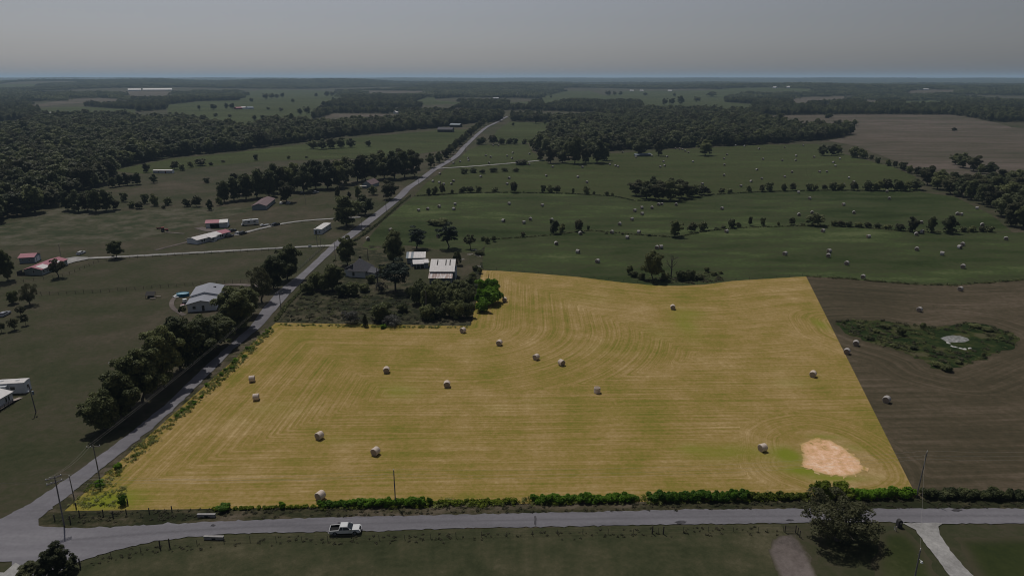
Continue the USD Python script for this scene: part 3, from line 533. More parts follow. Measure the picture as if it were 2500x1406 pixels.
plant('oak_near', 284, 631, 45, 36, 'lone round tree on a thin trunk beside the narrow drive')
plant('oak_airy', 73, 744, 52, 44, 'feathery tree by the left fence with its shadow to the right')
plant('bush_near', 32, 741, 29, 29, 'dark round bush by the left fence')
plant('fruit_tree', 52, 770, 22, 32, 'low flat topped fruit tree below the round bush')
plant('fruit_tree', 36, 806, 30, 38, 'sparse yellowish fruit tree in the middle of the left lawn'); plant('fruit_tree', 62, 794, 26, 24, 'small sparse fruit tree right of another on the left lawn'); plant('fruit_tree', 4, 812, 26, 26, 'sparse fruit tree cut by the left picture edge')
plant('cedar', 140, 1408, 92, 100, 'large dark cedar in the bottom left corner beside the road'); plant('cedar', 78, 1420, 52, 84, 'lower cedar spreading left of the large cedar at the bottom')
# round the farmhouse
plant('oak_near', 848, 648, 70, 50, 'dark tree between the road and the farmhouse roof'); plant('oak_near', 815, 708, 72, 58, 'dark tall tree hiding the left side of the farmhouse'); plant('pine', 966, 712, 84, 84, 'wide spreading dark tree right of the farmhouse porch')
plant('oak_near', 962, 644, 80, 62, 'tall leaning dark tree behind the farmhouse'); plant('pine', 1018, 608, 56, 58, 'pine with tiers of branches, left one of two at the pasture edge'); plant('pine', 1093, 607, 68, 54, 'pine with tiers of branches, right one of two at the pasture edge')
plant('oak_airy', 1148, 608, 38, 34, 'small thin tree right of the pines at the yard corner'); plant('bush_near', 1116, 648, 34, 24, 'slim bush above the barn roof'); plant('snag', 922, 696, 42, 8, 'dead ivy covered trunk beside the farmhouse', name='dead_tree')
plant('snag', 899, 636, 28, 6, 'short dead trunk behind the farmhouse roof'); plant('snag', 1041, 768, 58, 8, 'tall bare dead trunk standing in the thicket'); plant('snag', 1194, 705, 36, 6, 'bare dead trunk above the bright green bush'); plant('grey_bush', 931, 714, 24, 30, 'pale blue grey bush in the farmyard grass')
row('bush_near', [(770, 706, 38, 44), (795, 712, 44, 40), (752, 716, 26, 30), (860, 722, 30, 40), (890, 712, 20, 30), (838, 722, 30, 40), (905, 690, 20, 24), (940, 672, 24, 34)], 'dark bush in the clump round the farmhouse', 'bushes clustered round the farmhouse')
row('bush_near', [(1022, 742, 44, 46), (1052, 760, 56, 54), (1080, 740, 44, 50), (1108, 752, 48, 52), (1138, 748, 44, 46), (1066, 722, 34, 44), (1100, 724, 34, 44), (1134, 722, 34, 44), (1150, 700, 26, 30), (1028, 714, 32, 34), (1120, 776, 42, 46), (1096, 772, 36, 40), (1042, 780, 36, 40), (1142, 775, 34, 32), (1002, 724, 24, 28), (1150, 728, 30, 28), (1072, 700, 16, 34), (1122, 704, 20, 34), (985, 762, 22, 30), (1066, 776, 26, 36)], 'dark shrub in the thicket below the barn', 'shrubs of the thicket below the barn')
plant('bush_near', 930, 782, 40, 62, 'dark low bush among grey brush at the field edge'); plant('grey_bush', 856, 790, 30, 50, 'grey dead brush heap at the field edge, left one'); plant('grey_bush', 955, 794, 22, 50, 'grey dead brush heap at the field edge, right one'); plant('cedar', 892, 797, 32, 17, 'little dark cedar at the edge of the golden field')
for (px, py, h, w), l in zip([(1180, 712, 30, 36), (1204, 716, 34, 38), (1194, 744, 42, 48), (1210, 738, 36, 34), (1178, 760, 30, 36), (1172, 742, 34, 30)], ['top left', 'top right', 'middle', 'right hand', 'lowest', 'left hand']):
    plant('bush_bright', px, py, h, w, f'{l} bush of the bright green clump in the field corner', 'bright green clump in the field corner')
plant('bush_bright', 936, 801, 10, 17, 'tiny bright green bush on the field edge below the brush')
# along the road, farther up
plant('oak_mid', 850, 553, 72, 76, 'big round oak beside the road at the second drive'); plant('oak_mid', 892, 524, 46, 50, 'oak right behind the big round oak by the road'); plant('oak_mid', 951, 487, 44, 42, 'round oak touching the road below the gabled house')
plant('cedar', 825, 490, 34, 17, 'narrow dark cedar on the lawn left of the road'); plant('cedar', 853, 484, 16, 14, 'little cedar behind the big round oak'); plant('oak_mid', 874, 487, 32, 18, 'slim tree on the lawn below the gabled house'); plant('oak_mid', 911, 476, 22, 24, 'small tree in front of the gabled house'); plant('oak_mid', 700, 494, 50, 44, 'round tree shading the white cars by the plum roofed house')
row('oak_mid', [(548, 494, 50, 40), (572, 490, 55, 45), (600, 487, 60, 48), (628, 483, 64, 50), (655, 480, 62, 46), (668, 470, 66, 50), (692, 470, 60, 46), (716, 468, 66, 52), (742, 470, 62, 48), (770, 462, 66, 50), (800, 462, 66, 52), (828, 458, 62, 46), (845, 450, 62, 50), (872, 444, 60, 48), (893, 440, 58, 44), (915, 440, 60, 46), (940, 436, 60, 46), (963, 438, 64, 50), (990, 434, 62, 48), (1012, 432, 60, 40), (585, 476, 50, 44), (640, 466, 52, 44), (760, 450, 56, 46), (815, 446, 52, 44), (925, 424, 52, 44), (975, 420, 52, 44), (1005, 415, 46, 40)],
    'dark oak in the tree belt behind the houses', 'oaks of the belt behind the houses')
row('oak_mid', [(168, 514, 46, 36), (192, 517, 50, 40), (214, 515, 44, 38), (236, 518, 54, 48), (260, 515, 50, 44), (284, 512, 26, 22)], 'dark tree in the clump below the left wood', 'trees in the clump below the left wood')
row('oak_mid', [(275, 458, 24, 22), (292, 455, 27, 26), (312, 453, 30, 26), (334, 451, 28, 26)], 'dark tree in the short row at the left wood corner', 'short row of trees at the left wood corner')
plant('oak_mid', 375, 447, 21, 20, 'single small tree below the long white trailer house'); plant('oak_mid', 358, 421, 21, 20, 'small tree just left of the long white trailer house')
row('bush_mid', [(303, 493, 20, 20), (322, 508, 16, 20), (340, 510, 16, 22), (355, 498, 22, 20), (378, 503, 28, 22), (410, 501, 17, 22), (400, 510, 8, 12), (456, 505, 19, 20), (481, 505, 24, 26), (513, 513, 23, 17), (536, 501, 18, 17)], 'small dark tree in the scattered line across the meadow', 'scattered line of small trees across the meadow')
row('bush_mid', [(428, 414, 18, 22), (445, 417, 14, 16), (466, 409, 14, 16), (490, 405, 15, 32), (515, 404, 8, 14), (625, 392, 13, 12), (705, 388, 8, 10), (505, 447, 11, 17), (545, 397, 5, 12), (748, 386, 4, 10), (846, 387, 4, 14)], 'small bush near the fence under the light green field', 'bushes by the light green field')
row('oak_mid', [(764, 364, 20, 28), (786, 365, 24, 28), (808, 363, 24, 28), (832, 362, 24, 28), (856, 360, 20, 24)], 'tree in the dark clump jutting into the light green field', 'clump jutting into the light green field'); plant('oak_mid', 899, 358, 14, 18, 'small round tree alone in the light green field')
row('oak_mid', [(1052, 410, 34, 24), (1072, 398, 26, 22), (1088, 390, 26, 22), (1100, 378, 24, 22), (1112, 368, 24, 20), (1122, 358, 22, 20), (1131, 350, 20, 18), (1139, 342, 20, 18), (1147, 335, 20, 18), (1156, 327, 18, 16), (1164, 320, 18, 16), (1172, 313, 17, 16), (1181, 307, 16, 16), (1192, 302, 15, 16), (1203, 297, 15, 16), (1214, 292, 15, 16), (1224, 287, 14, 16)], 'dark tree lining the left side of the far road', 'trees lining the far road on the left')
row('bush_mid', [(1175, 354, 18, 24), (1204, 353, 20, 26), (1225, 353, 14, 20), (1244, 352, 13, 20), (1258, 353, 13, 14), (1280, 352, 12, 18), (1245, 350, 10, 14)], 'dark bush in the hedge along the top of the far pasture', 'hedge bushes at the top of the far pasture')
plant('bush_mid', 1272, 402, 11, 40, 'low wide dark bush on the farm track')
row('bush_mid', [(1133, 425, 12, 20), (1155, 422, 12, 22), (1178, 424, 9, 16), (1205, 421, 10, 24), (1232, 419, 9, 18), (1260, 420, 9, 18)], 'low bush in the patch beside the farm track', 'low bushes beside the farm track')
# right wood front and single trees
plant('oak_mid', 1345, 399, 40, 32, 'round tree at the left front corner of the right wood'); plant('oak_mid', 1402, 400, 62, 44, 'tall tree in the clump before the right wood'); plant('oak_mid', 1458, 398, 52, 50, 'broad tree at the right end of the clump before the right wood'); row('oak_mid', [(1372, 398, 30, 30), (1430, 398, 34, 30), (1320, 392, 26, 22), (1388, 386, 46, 36), (1475, 392, 40, 30)], 'lower tree in the clump before the right wood', 'lower trees of the clump before the right wood')
plant('oak_mid', 1560, 380, 40, 38, 'round tree with a pale shelter under it in the far pasture'); plant('oak_mid', 1608, 381, 37, 24, 'slim tree standing right of the round tree with the shelter'); plant('oak_mid', 1721, 380, 36, 42, 'dense dark round tree alone in the far pasture')
row('oak_mid', [(2008, 380, 24, 26), (2030, 380, 26, 26), (2046, 378, 22, 20)], 'dark tree in the little clump at the pasture top right', 'little clump at the pasture top right')
row('bush_mid', [(2085, 385, 24, 30), (2104, 387, 22, 26), (2127, 391, 11, 12), (2142, 399, 13, 16), (2168, 405, 15, 18), (2185, 409, 14, 14), (2204, 416, 18, 20), (2220, 423, 18, 22), (2240, 430, 20, 24), (2258, 438, 26, 30)], 'bush in the slanting hedge beside the brown field', 'slanting hedge beside the brown field')
row('oak_mid', [(2262, 452, 44, 40), (2290, 462, 40, 44), (2236, 464, 26, 36), (2318, 474, 40, 44), (2345, 480, 42, 44), (2372, 488, 46, 48), (2398, 498, 46, 46), (2360, 462, 34, 40), (2330, 456, 34, 40), (2300, 446, 30, 36), (2390, 474, 44, 48), (2420, 506, 50, 48), (2444, 528, 52, 50), (2425, 478, 48, 48), (2456, 496, 50, 50), (2480, 520, 54, 52), (2470, 552, 56, 50), (2496, 556, 56, 52), (2500, 500, 52, 50), (2460, 468, 44, 48), (2490, 476, 46, 50), (2420, 456, 34, 44), (2450, 448, 32, 44), (2480, 450, 34, 44), (2385, 452, 28, 40), (2505, 535, 52, 50)],
    'dark tree in the dense wood at the right edge', 'trees of the dense wood at the right edge')
row('oak_mid', [(2332, 402, 26, 28), (2350, 410, 34, 36), (2375, 418, 36, 38), (2395, 424, 22, 22), (2418, 426, 28, 32)], 'dark tree in the clump inside the brown field', 'clump inside the brown field')
row('oak_mid', [(2044, 308, 14, 22), (2066, 309, 15, 24), (2086, 308, 15, 18)], 'tree in the small clump atop the brown field', 'small round clump atop the brown field'); plant('bush_mid', 2023, 289, 11, 22, 'low tree at the far edge of the brown field'); plant('bush_mid', 2329, 321, 8, 12, 'single dot like bush in the brown field'); plant('bush_mid', 1888, 308, 11, 12, 'single bush right of the right wood')
row('oak_mid', [(1552, 478, 36, 40), (1580, 486, 42, 44), (1608, 489, 44, 46), (1638, 490, 46, 48), (1664, 484, 42, 44), (1596, 474, 40, 40), (1640, 470, 34, 40)], 'dark tree in the big clump in the middle of the hedgerow', 'big dark clump in the middle of the hedgerow'); row('bush_mid', [(1690, 481, 28, 36), (1715, 476, 20, 40)], 'bush trailing right from the big dark clump', 'bushes trailing from the big clump')
row('bush_mid', [(1047, 477, 16, 13), (1062, 476, 20, 16), (1080, 474, 22, 16), (1104, 473, 9, 10), (1130, 471, 14, 22), (1148, 471, 14, 22), (1168, 470, 14, 18), (1208, 469, 11, 22), (1254, 471, 24, 22), (1326, 470, 16, 14), (1343, 471, 18, 20), (1360, 471, 16, 20), (1399, 473, 12, 8), (1431, 475, 20, 18), (1450, 476, 8, 8), (1481, 478, 10, 12), (1495, 479, 8, 8), (1762, 472, 11, 18), (1782, 471, 9, 16), (1828, 470, 16, 16), (1860, 469, 16, 16), (1878, 468, 20, 20), (1913, 467, 18, 18), (1935, 466, 17, 18), (1975, 466, 16, 18), (1990, 465, 14, 16), (2012, 464, 12, 14), (2033, 465, 18, 22), (2052, 465, 18, 20), (2084, 466, 20, 22), (2118, 466, 22, 26), (2142, 466, 24, 28), (2164, 466, 26, 30), (2190, 466, 24, 28), (2210, 467, 22, 28)],
    'dark bush in the far hedgerow above the middle pasture', 'bushes of the far hedgerow')
row('bush_mid', [(1277, 579, 12, 14), (1352, 570, 30, 26), (1372, 567, 20, 20), (1412, 566, 27, 26), (1436, 562, 10, 8), (1690, 567, 22, 26), (1715, 563, 20, 26), (1786, 557, 20, 22), (1802, 555, 12, 18), (1831, 551, 20, 12), (1862, 551, 18, 14), (1900, 550, 9, 10), (1933, 549, 16, 18), (2036, 552, 14, 18), (2052, 553, 13, 20), (2072, 554, 12, 18), (2096, 555, 12, 20), (2118, 556, 12, 20), (2142, 557, 11, 20), (2166, 559, 11, 22), (2196, 563, 15, 26), (2350, 566, 12, 20), (2372, 566, 14, 24), (2396, 566, 12, 20), (2414, 566, 13, 22), (1480, 571, 5, 10), (1520, 573, 4, 8), (1585, 577, 5, 10), (1620, 578, 5, 10), (1750, 561, 6, 14), (1766, 559, 7, 14), (1960, 551, 6, 12)],
    'bush in the near hedgerow above the golden field pasture', 'bushes of the near hedgerow')
plant('oak_mid', 1648, 579, 40, 36, 'round dark tree in the near hedgerow, left of centre'); plant('oak_mid', 1990, 551, 30, 46, 'wide dark tree in the near hedgerow with a bale behind it'); plant('oak_mid', 2228, 567, 36, 30, 'dark tree, left one of three at the right end of the near hedgerow'); plant('oak_mid', 2272, 568, 38, 24, 'slim tree, middle one of three at the right end of the near hedgerow'); plant('oak_mid', 2314, 569, 42, 36, 'pointed tree, right one of three at the right end of the near hedgerow')
plant('oak_near', 1592, 684, 74, 56, 'large dark tree just above the golden field edge'); plant('dead_tree', 1638, 676, 52, 26, 'leafless grey tree beside the large dark tree')
row('bush_near', [(1537, 670, 22, 20), (1548, 676, 14, 20), (1565, 682, 14, 22), (1624, 684, 18, 26), (1662, 684, 24, 30), (1684, 683, 22, 28), (1706, 682, 13, 26), (1725, 664, 12, 14), (1742, 672, 8, 16), (1760, 668, 7, 14)], 'dark shrub at the foot of the large dark tree', 'shrubs round the large dark tree')
row('bush_near', [(1190, 594, 14, 16), (1206, 590, 14, 12), (1180, 588, 10, 12), (1172, 622, 10, 30), (1160, 660, 12, 16), (1172, 668, 16, 14), (1155, 676, 12, 18), (1075, 550, 14, 44), (1056, 548, 12, 30)], 'dark bush along the yard fence right of the pines', 'bushes along the yard fence')
row('bush_near', [(2200, 818, 20, 24), (2252, 803, 16, 18), (2310, 905, 14, 30), (2290, 895, 12, 26), (2400, 872, 12, 12), (2120, 828, 10, 22), (2100, 800, 9, 22), (2160, 800, 9, 26), (2380, 800, 10, 28), (2410, 808, 10, 30), (2060, 790, 8, 10), (2230, 852, 8, 22), (2180, 846, 8, 20), (2340, 888, 9, 20), (2140, 812, 9, 20)], 'dark bush in the marshy scrub by the pond', 'bushes in the marshy scrub')
row('oak_far', [(486, 270, 12, 8), (522, 269, 14, 20), (553, 266, 13, 12), (567, 267, 14, 16), (527, 286, 9, 14), (562, 288, 8, 10), (614, 250, 10, 12), (622, 294, 12, 14), (648, 243, 13, 16), (664, 241, 12, 18), (676, 240, 9, 14), (690, 239, 11, 12), (772, 237, 9, 11), (798, 236, 12, 14), (812, 236, 11, 14), (845, 230, 10, 22), (715, 251, 9, 10), (813, 246, 8, 8), (655, 269, 7, 11), (687, 273, 9, 12), (733, 280, 14, 14), (750, 280, 18, 18), (770, 290, 11, 22), (142, 276, 7, 8), (188, 277, 7, 8), (265, 278, 7, 6)], 'lone tree on far pale pastures left of the road', 'trees dotted on the far left pastures')
row('oak_far', [(1623, 258, 16, 16), (1640, 257, 16, 18), (1662, 256, 20, 18), (1701, 250, 13, 22), (1646, 236, 8, 10), (1737, 236, 11, 26), (1575, 234, 7, 12), (1744, 271, 14, 14), (1345, 240, 6, 6), (1700, 270, 12, 20), (1720, 271, 10, 16), (1484, 234, 11, 16), (1500, 234, 10, 12), (1515, 233, 9, 12)], 'lone tree on far pale pastures right of the road', 'trees dotted on the far right pastures')
row('oak_far', [(1253, 308, 8, 9), (1308, 302, 24, 26), (1270, 297, 16, 24), (1256, 296, 14, 20), (1330, 306, 12, 10), (1337, 316, 12, 9)], 'tree around the small green field right of the road end', 'trees round the small far green field')

# ------------------------------------------------------------------ woods that read as one mass
def inside(P, polys):
    x, y = pix(P); m = np.zeros(len(P), bool)
    for q in polys: m |= shapely.contains_xy(Polygon(q).buffer(0), x, y)
    return m
def instancer(name, label, kinds, P, scales, yaw, cat='woods'):
    """one mass of trees: copies of its own prototypes"""
    path = numbered(name); pi = UsdGeom.PointInstancer.Define(stage, path); protos = []
    for k in kinds:
        src = k[0]; d = stage.DefinePrim(f'{path}/tree_kind_{len(protos):03d}', 'Xform')
        d.GetReferences().AddInternalReference(src); protos.append(d.GetPath())
    pi.CreatePrototypesRel().SetTargets(protos)
    r = np.random.default_rng(len(P)); n = len(P)
    pi.CreateProtoIndicesAttr(Vt.IntArray.FromNumpy(r.integers(0, len(kinds), n).astype(np.int32)))
    pi.CreatePositionsAttr(Vt.Vec3fArray.FromNumpy(P.astype(np.float32)))
    pi.CreateScalesAttr(Vt.Vec3fArray.FromNumpy(scales.astype(np.float32)))
    pi.CreateOrientationsAttr(Vt.QuathArray([Gf.Quath(float(math.cos(a / 2)), 0, 0, float(math.sin(a / 2))) for a in yaw]))
    return tag(pi.GetPrim(), label, cat, None, 'stuff')
def scatter(xy, jitter, seed):
    r = np.random.default_rng(seed); xy = xy + r.uniform(-jitter, jitter, xy.shape)
    return np.c_[xy, ground_z(xy[:, 0], xy[:, 1])], r
def grid(bounds, step): 
    X, Y = np.meshgrid(np.arange(bounds[0], bounds[2], step), np.arange(bounds[1], bounds[3], step * .9)); X = X + (np.arange(len(X)) % 2)[:, None] * step / 2
    return np.c_[X.ravel(), Y.ravel()]
WOOD_L = [(-60, 552), (0, 548), (60, 528), (100, 512), (150, 500), (170, 478), (258, 450), (276, 414), (346, 398), (392, 389), (430, 382), (563, 370), (640, 360), (748, 346), (855, 332), (1055, 314), (1140, 303), (1200, 294), (1225, 284), (1100, 283), (1000, 292), (975, 298), (876, 310), (794, 314), (730, 308), (650, 306), (612, 318), (592, 332), (558, 321), (480, 299), (369, 300), (257, 289), (172, 293), (0, 318), (-60, 322)]
WOOD_R = [(1300, 366), (1360, 384), (1480, 368), (1640, 362), (1740, 358), (1880, 352), (1962, 345), (2010, 342), (2085, 328), (1990, 318), (1945, 320), (1870, 300), (1840, 282), (1600, 276), (1480, 285), (1350, 300), (1345, 330)]
for nm, W, lab, step in (('woodland', WOOD_L, 'dark wood filling the left slope down to the meadow', 9.0), ('woodland', WOOD_R, 'dark wood standing behind the far pasture on the right', 9.0)):
    poly = Polygon(px_poly(W, 20)).buffer(0)
    g = grid(poly.bounds, step); g = g[shapely.contains_xy(poly, g[:, 0], g[:, 1])]; P, r = scatter(g, 3.0, 5)
    s = np.exp(r.normal(.08, .22, len(P))).clip(.65, 1.75); sc = np.c_[s * r.uniform(1.0, 1.25, len(P)), s * 1.1, s ** .7 * r.uniform(.8, 1.3, len(P))]
    instancer(nm, lab, KINDS['oak_far'], P, sc, r.uniform(0, 6.28, len(P)))
# clumps for the distance
for s in range(3):
    r = np.random.default_rng(200 + s); path = kind_class(f'tree_clump_{s}'); C, RR = [], []
    for k in range(16):
        x, y = r.uniform(-28, 28, 2); h = r.uniform(8, 14); w = r.uniform(4, 6.5)
        C += [[x, y, h * .62], [x + r.normal() * 2, y + r.normal() * 2, h * .4]]; RR += [[w, w, h * .38], [w * .9, w * .9, h * .38]]
    part(path, 'crown', leaf_quads(r, np.array(C), np.array(RR), 34, 2.6), 'leaf_dark'); KINDS.setdefault('tree_clump', []).append((path, 60, 12))
NOTREE = [p for _, p in OPEN] + [WOOD_L, WOOD_R, [(1868, 283), (2065, 280), (2321, 281), (2372, 288), (2444, 303), (2480, 315), (2900, 330), (2900, 450), (1860, 303)], [(1190, 350), (1240, 297), (1345, 300), (1340, 330), (1300, 350)], [(1215, 320), (1225, 284), (1250, 284), (1250, 300)]]
def far_points(r0, r1, step, seed, dens):
    a = np.geomspace(r0, r1, 400); pts = []
    g = grid((-r1 * .75, r0 * .6, r1 * .75, r1), step); rr = np.hypot(g[:, 0], g[:, 1]); th = np.arctan2(g[:, 0], g[:, 1])
    g = g[(rr > r0) & (rr < r1) & (np.abs(th) < .72)]; P, r = scatter(g, step * .42, seed); x, y = pix(P)
    ok = (y < 299) & ~inside(P, NOTREE)
    for k in (4., 8., 11.): ok &= ~inside(P + [0, 0, k], [q for _, q in OPEN])
    gap = _sum(_waves(7, 800. if r0 < 2000 else 1900.), P[:, 0], P[:, 1]); return P[ok & (gap < dens)], r
for r0, r1, step, kinds, dens, sc, lab in ((1250, 2900, 11.5, 'oak_far', .5, 1.1, 'scattered far woods between the distant pastures'), (2900, 7500, 44, 'tree_clump', .62, 1.0, 'dark blue green woods on the low far hills'), (7500, 19000, 110, 'tree_clump', 9, 2.2, 'hazy woods along the horizon')):
    P, r = far_points(r0, r1, step, int(r0), dens)
    s = sc * r.uniform(.8, 1.25, len(P)); instancer('woodland', lab, KINDS[kinds], P, np.c_[s, s, s * r.uniform(.75, 1.2, len(P)) * (.38 if sc > 2 else 1)], r.uniform(0, 6.28, len(P)))
# ------------------------------------------------------------------ hay bales
BALES = {}
for nm, side in (('fresh', 'hay_bright'), ('old', 'hay_dim')):  # same bale twice, bright and dimmed by colour; the hay's age is equal
    path = kind_class(f'bale_{nm}'); r = np.random.default_rng(11); n = 22; R, L2 = .88, .74
    a = np.linspace(0, 2 * np.pi, n, endpoint=False)
    prof = [(-L2, R * .90), (-L2 * .97, R * .965), (-L2 * .88, R), (-L2 * .3, R * 1.01), (L2 * .3, R * 1.01), (L2 * .88, R), (L2 * .97, R * .965), (L2, R * .90)]
    wob = 1 + .018 * r.normal(size=n)
    v = np.array([[x, rad * w * math.cos(t), max(rad * w * math.sin(t), -R * .93) + R * .93] for x, rad in prof for t, w in zip(a, wob)])
    m = len(prof); f = np.array([[i * n + j, i * n + (j + 1) % n, (i + 1) * n + (j + 1) % n, (i + 1) * n + j] for i in range(m - 1) for j in range(n)])
    part(path, 'wrapped_side', (v, f[:, ::-1]), side, smooth=50)
    for k, s in ((0, -1), (m - 1, 1)):
        e = v[k * n:(k + 1) * n]; c = e.mean(0); vv = np.vstack([e, (e - c) * .5 + c + [s * .03, 0, 0], [c + [s * .035, 0, 0]]])
        q = [[j, (j + 1) % n, (j + 1) % n + n, j + n] for j in range(n)]; t = [[2 * n, j + n, (j + 1) % n + n] for j in range(n)]
        ff = np.vstack([np.array(q)[:, [0, 1, 2]], np.array(q)[:, [0, 2, 3]], np.array(t)])
        part(path, 'end_face', (vv, ff if s < 0 else ff[:, ::-1]), side + '_end')
    BALES[nm] = path
def bale(kind, px, py, label, group, yaw, stand=False, k=1.0):
    p = at(px, py)
    t = thing('hay_bale', label, 'hay bale', (p[0], p[1] + .5, p[2] - .01 + lift(np.hypot(*p[:2]), 1)), math.radians(yaw), (k, k, k), group, None if stand else BALES[kind])
    if stand:
        t.GetAttribute('xformOp:rotateZ').Set(0.0); UsdGeom.Xformable(t).AddTranslateOp(opSuffix='up').Set(Gf.Vec3d(0, 0, .74)); UsdGeom.Xformable(t).AddRotateYOp().Set(90.0); UsdGeom.Xformable(t).AddTranslateOp(opSuffix='centre').Set(Gf.Vec3d(0, 0, -.82))
        t.GetReferences().AddInternalReference(BALES[kind]); t.SetInstanceable(True)
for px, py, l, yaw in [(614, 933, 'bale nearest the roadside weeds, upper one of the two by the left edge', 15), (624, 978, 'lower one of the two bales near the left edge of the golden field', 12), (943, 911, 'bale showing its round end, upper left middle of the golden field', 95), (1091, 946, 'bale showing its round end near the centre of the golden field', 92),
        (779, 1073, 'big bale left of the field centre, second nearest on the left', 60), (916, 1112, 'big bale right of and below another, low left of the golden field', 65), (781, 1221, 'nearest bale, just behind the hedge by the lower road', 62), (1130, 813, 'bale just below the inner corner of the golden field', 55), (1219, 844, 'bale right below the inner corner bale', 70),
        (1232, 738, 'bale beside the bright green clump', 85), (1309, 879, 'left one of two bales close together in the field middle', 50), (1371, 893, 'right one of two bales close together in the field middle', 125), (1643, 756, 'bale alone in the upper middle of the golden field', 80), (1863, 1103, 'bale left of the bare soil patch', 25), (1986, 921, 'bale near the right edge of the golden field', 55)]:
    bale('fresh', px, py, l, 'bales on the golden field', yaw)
bale('fresh', 1458, 960, 'bale standing on its flat end in the golden field', 'bales on the golden field', 0, True)
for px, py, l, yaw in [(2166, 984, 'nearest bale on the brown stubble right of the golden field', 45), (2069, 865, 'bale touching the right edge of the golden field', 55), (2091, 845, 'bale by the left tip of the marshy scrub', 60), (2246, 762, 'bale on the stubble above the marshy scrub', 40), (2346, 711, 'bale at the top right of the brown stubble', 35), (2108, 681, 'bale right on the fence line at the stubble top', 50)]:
    bale('old', px, py, l, 'bales on the brown stubble', yaw)  # dimmed copy of the same bale, darkness put into the colour
_r = np.random.default_rng(17)
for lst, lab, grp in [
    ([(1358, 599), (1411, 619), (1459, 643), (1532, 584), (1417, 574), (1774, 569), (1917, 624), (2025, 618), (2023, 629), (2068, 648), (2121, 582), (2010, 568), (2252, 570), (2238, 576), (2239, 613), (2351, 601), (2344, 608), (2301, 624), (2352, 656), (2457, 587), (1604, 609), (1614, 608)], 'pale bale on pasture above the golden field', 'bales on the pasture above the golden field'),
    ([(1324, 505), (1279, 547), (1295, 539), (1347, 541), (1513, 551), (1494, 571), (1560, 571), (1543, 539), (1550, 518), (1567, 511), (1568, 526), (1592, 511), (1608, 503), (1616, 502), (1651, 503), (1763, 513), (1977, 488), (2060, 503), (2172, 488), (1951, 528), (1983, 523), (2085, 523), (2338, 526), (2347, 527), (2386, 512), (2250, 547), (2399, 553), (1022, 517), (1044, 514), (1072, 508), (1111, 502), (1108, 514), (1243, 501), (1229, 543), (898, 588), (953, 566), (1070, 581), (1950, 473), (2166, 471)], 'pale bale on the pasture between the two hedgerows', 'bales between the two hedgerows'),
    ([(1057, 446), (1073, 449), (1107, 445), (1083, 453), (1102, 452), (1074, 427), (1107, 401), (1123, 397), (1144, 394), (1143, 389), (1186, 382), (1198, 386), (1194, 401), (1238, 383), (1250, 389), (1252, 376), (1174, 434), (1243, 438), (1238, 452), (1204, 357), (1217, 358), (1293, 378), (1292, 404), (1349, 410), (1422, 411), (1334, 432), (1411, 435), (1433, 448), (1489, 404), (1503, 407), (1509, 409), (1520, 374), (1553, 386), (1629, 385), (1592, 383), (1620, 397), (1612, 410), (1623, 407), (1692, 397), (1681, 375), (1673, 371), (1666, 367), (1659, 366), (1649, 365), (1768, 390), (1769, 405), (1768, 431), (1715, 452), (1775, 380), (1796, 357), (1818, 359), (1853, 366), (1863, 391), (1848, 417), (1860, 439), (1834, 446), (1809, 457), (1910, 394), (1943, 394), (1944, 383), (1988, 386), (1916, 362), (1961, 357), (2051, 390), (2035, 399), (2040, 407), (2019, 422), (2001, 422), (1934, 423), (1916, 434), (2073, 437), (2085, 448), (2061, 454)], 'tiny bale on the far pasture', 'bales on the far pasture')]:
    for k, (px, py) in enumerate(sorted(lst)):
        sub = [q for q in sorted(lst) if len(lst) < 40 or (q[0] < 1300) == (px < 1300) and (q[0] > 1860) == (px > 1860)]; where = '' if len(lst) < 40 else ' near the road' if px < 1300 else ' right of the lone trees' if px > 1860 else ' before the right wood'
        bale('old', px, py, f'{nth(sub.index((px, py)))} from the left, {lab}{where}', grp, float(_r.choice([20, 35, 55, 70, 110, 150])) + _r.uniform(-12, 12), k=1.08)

# ------------------------------------------------------------------ buildings
def frame_of(A, B, up=0.0):
    a, b = at(*A), at(*B); d = (b - a)[:2]; L = float(np.linalg.norm(d)); return a, L, math.atan2(d[1], d[0])
def roof_slabs(L, D, h, rise, along, over=.4, th=.14, x0=0., y0=0.):
    """two sloping slabs over a plan L by D; along = 'x' or 'y' ridge"""
    out = []
    for s in (0, 1):
        m = MB()
        if along == 'x':
            ye, yr = (y0 - over, y0 + D / 2) if s == 0 else (y0 + D + over, y0 + D / 2); ze = h - rise * over / (D / 2)
            c = [(x0 - over, ye, ze), (x0 + L + over, ye, ze), (x0 + L + over, yr, h + rise), (x0 - over, yr, h + rise)]
        else:
            xe, xr = (x0 - over, x0 + L / 2) if s == 0 else (x0 + L + over, x0 + L / 2); ze = h - rise * over / (L / 2)
            c = [(xe, y0 - over, ze), (xe, y0 + D + over, ze), (xr, y0 + D + over, h + rise), (xr, y0 - over, h + rise)]
        c = np.array(c); t = c + [0, 0, th]
        if np.cross(c[1] - c[0], c[2] - c[0])[2] < 0: c, t = c[::-1], t[::-1]
        out.append(m.hexa(c, t).mesh())
    return out
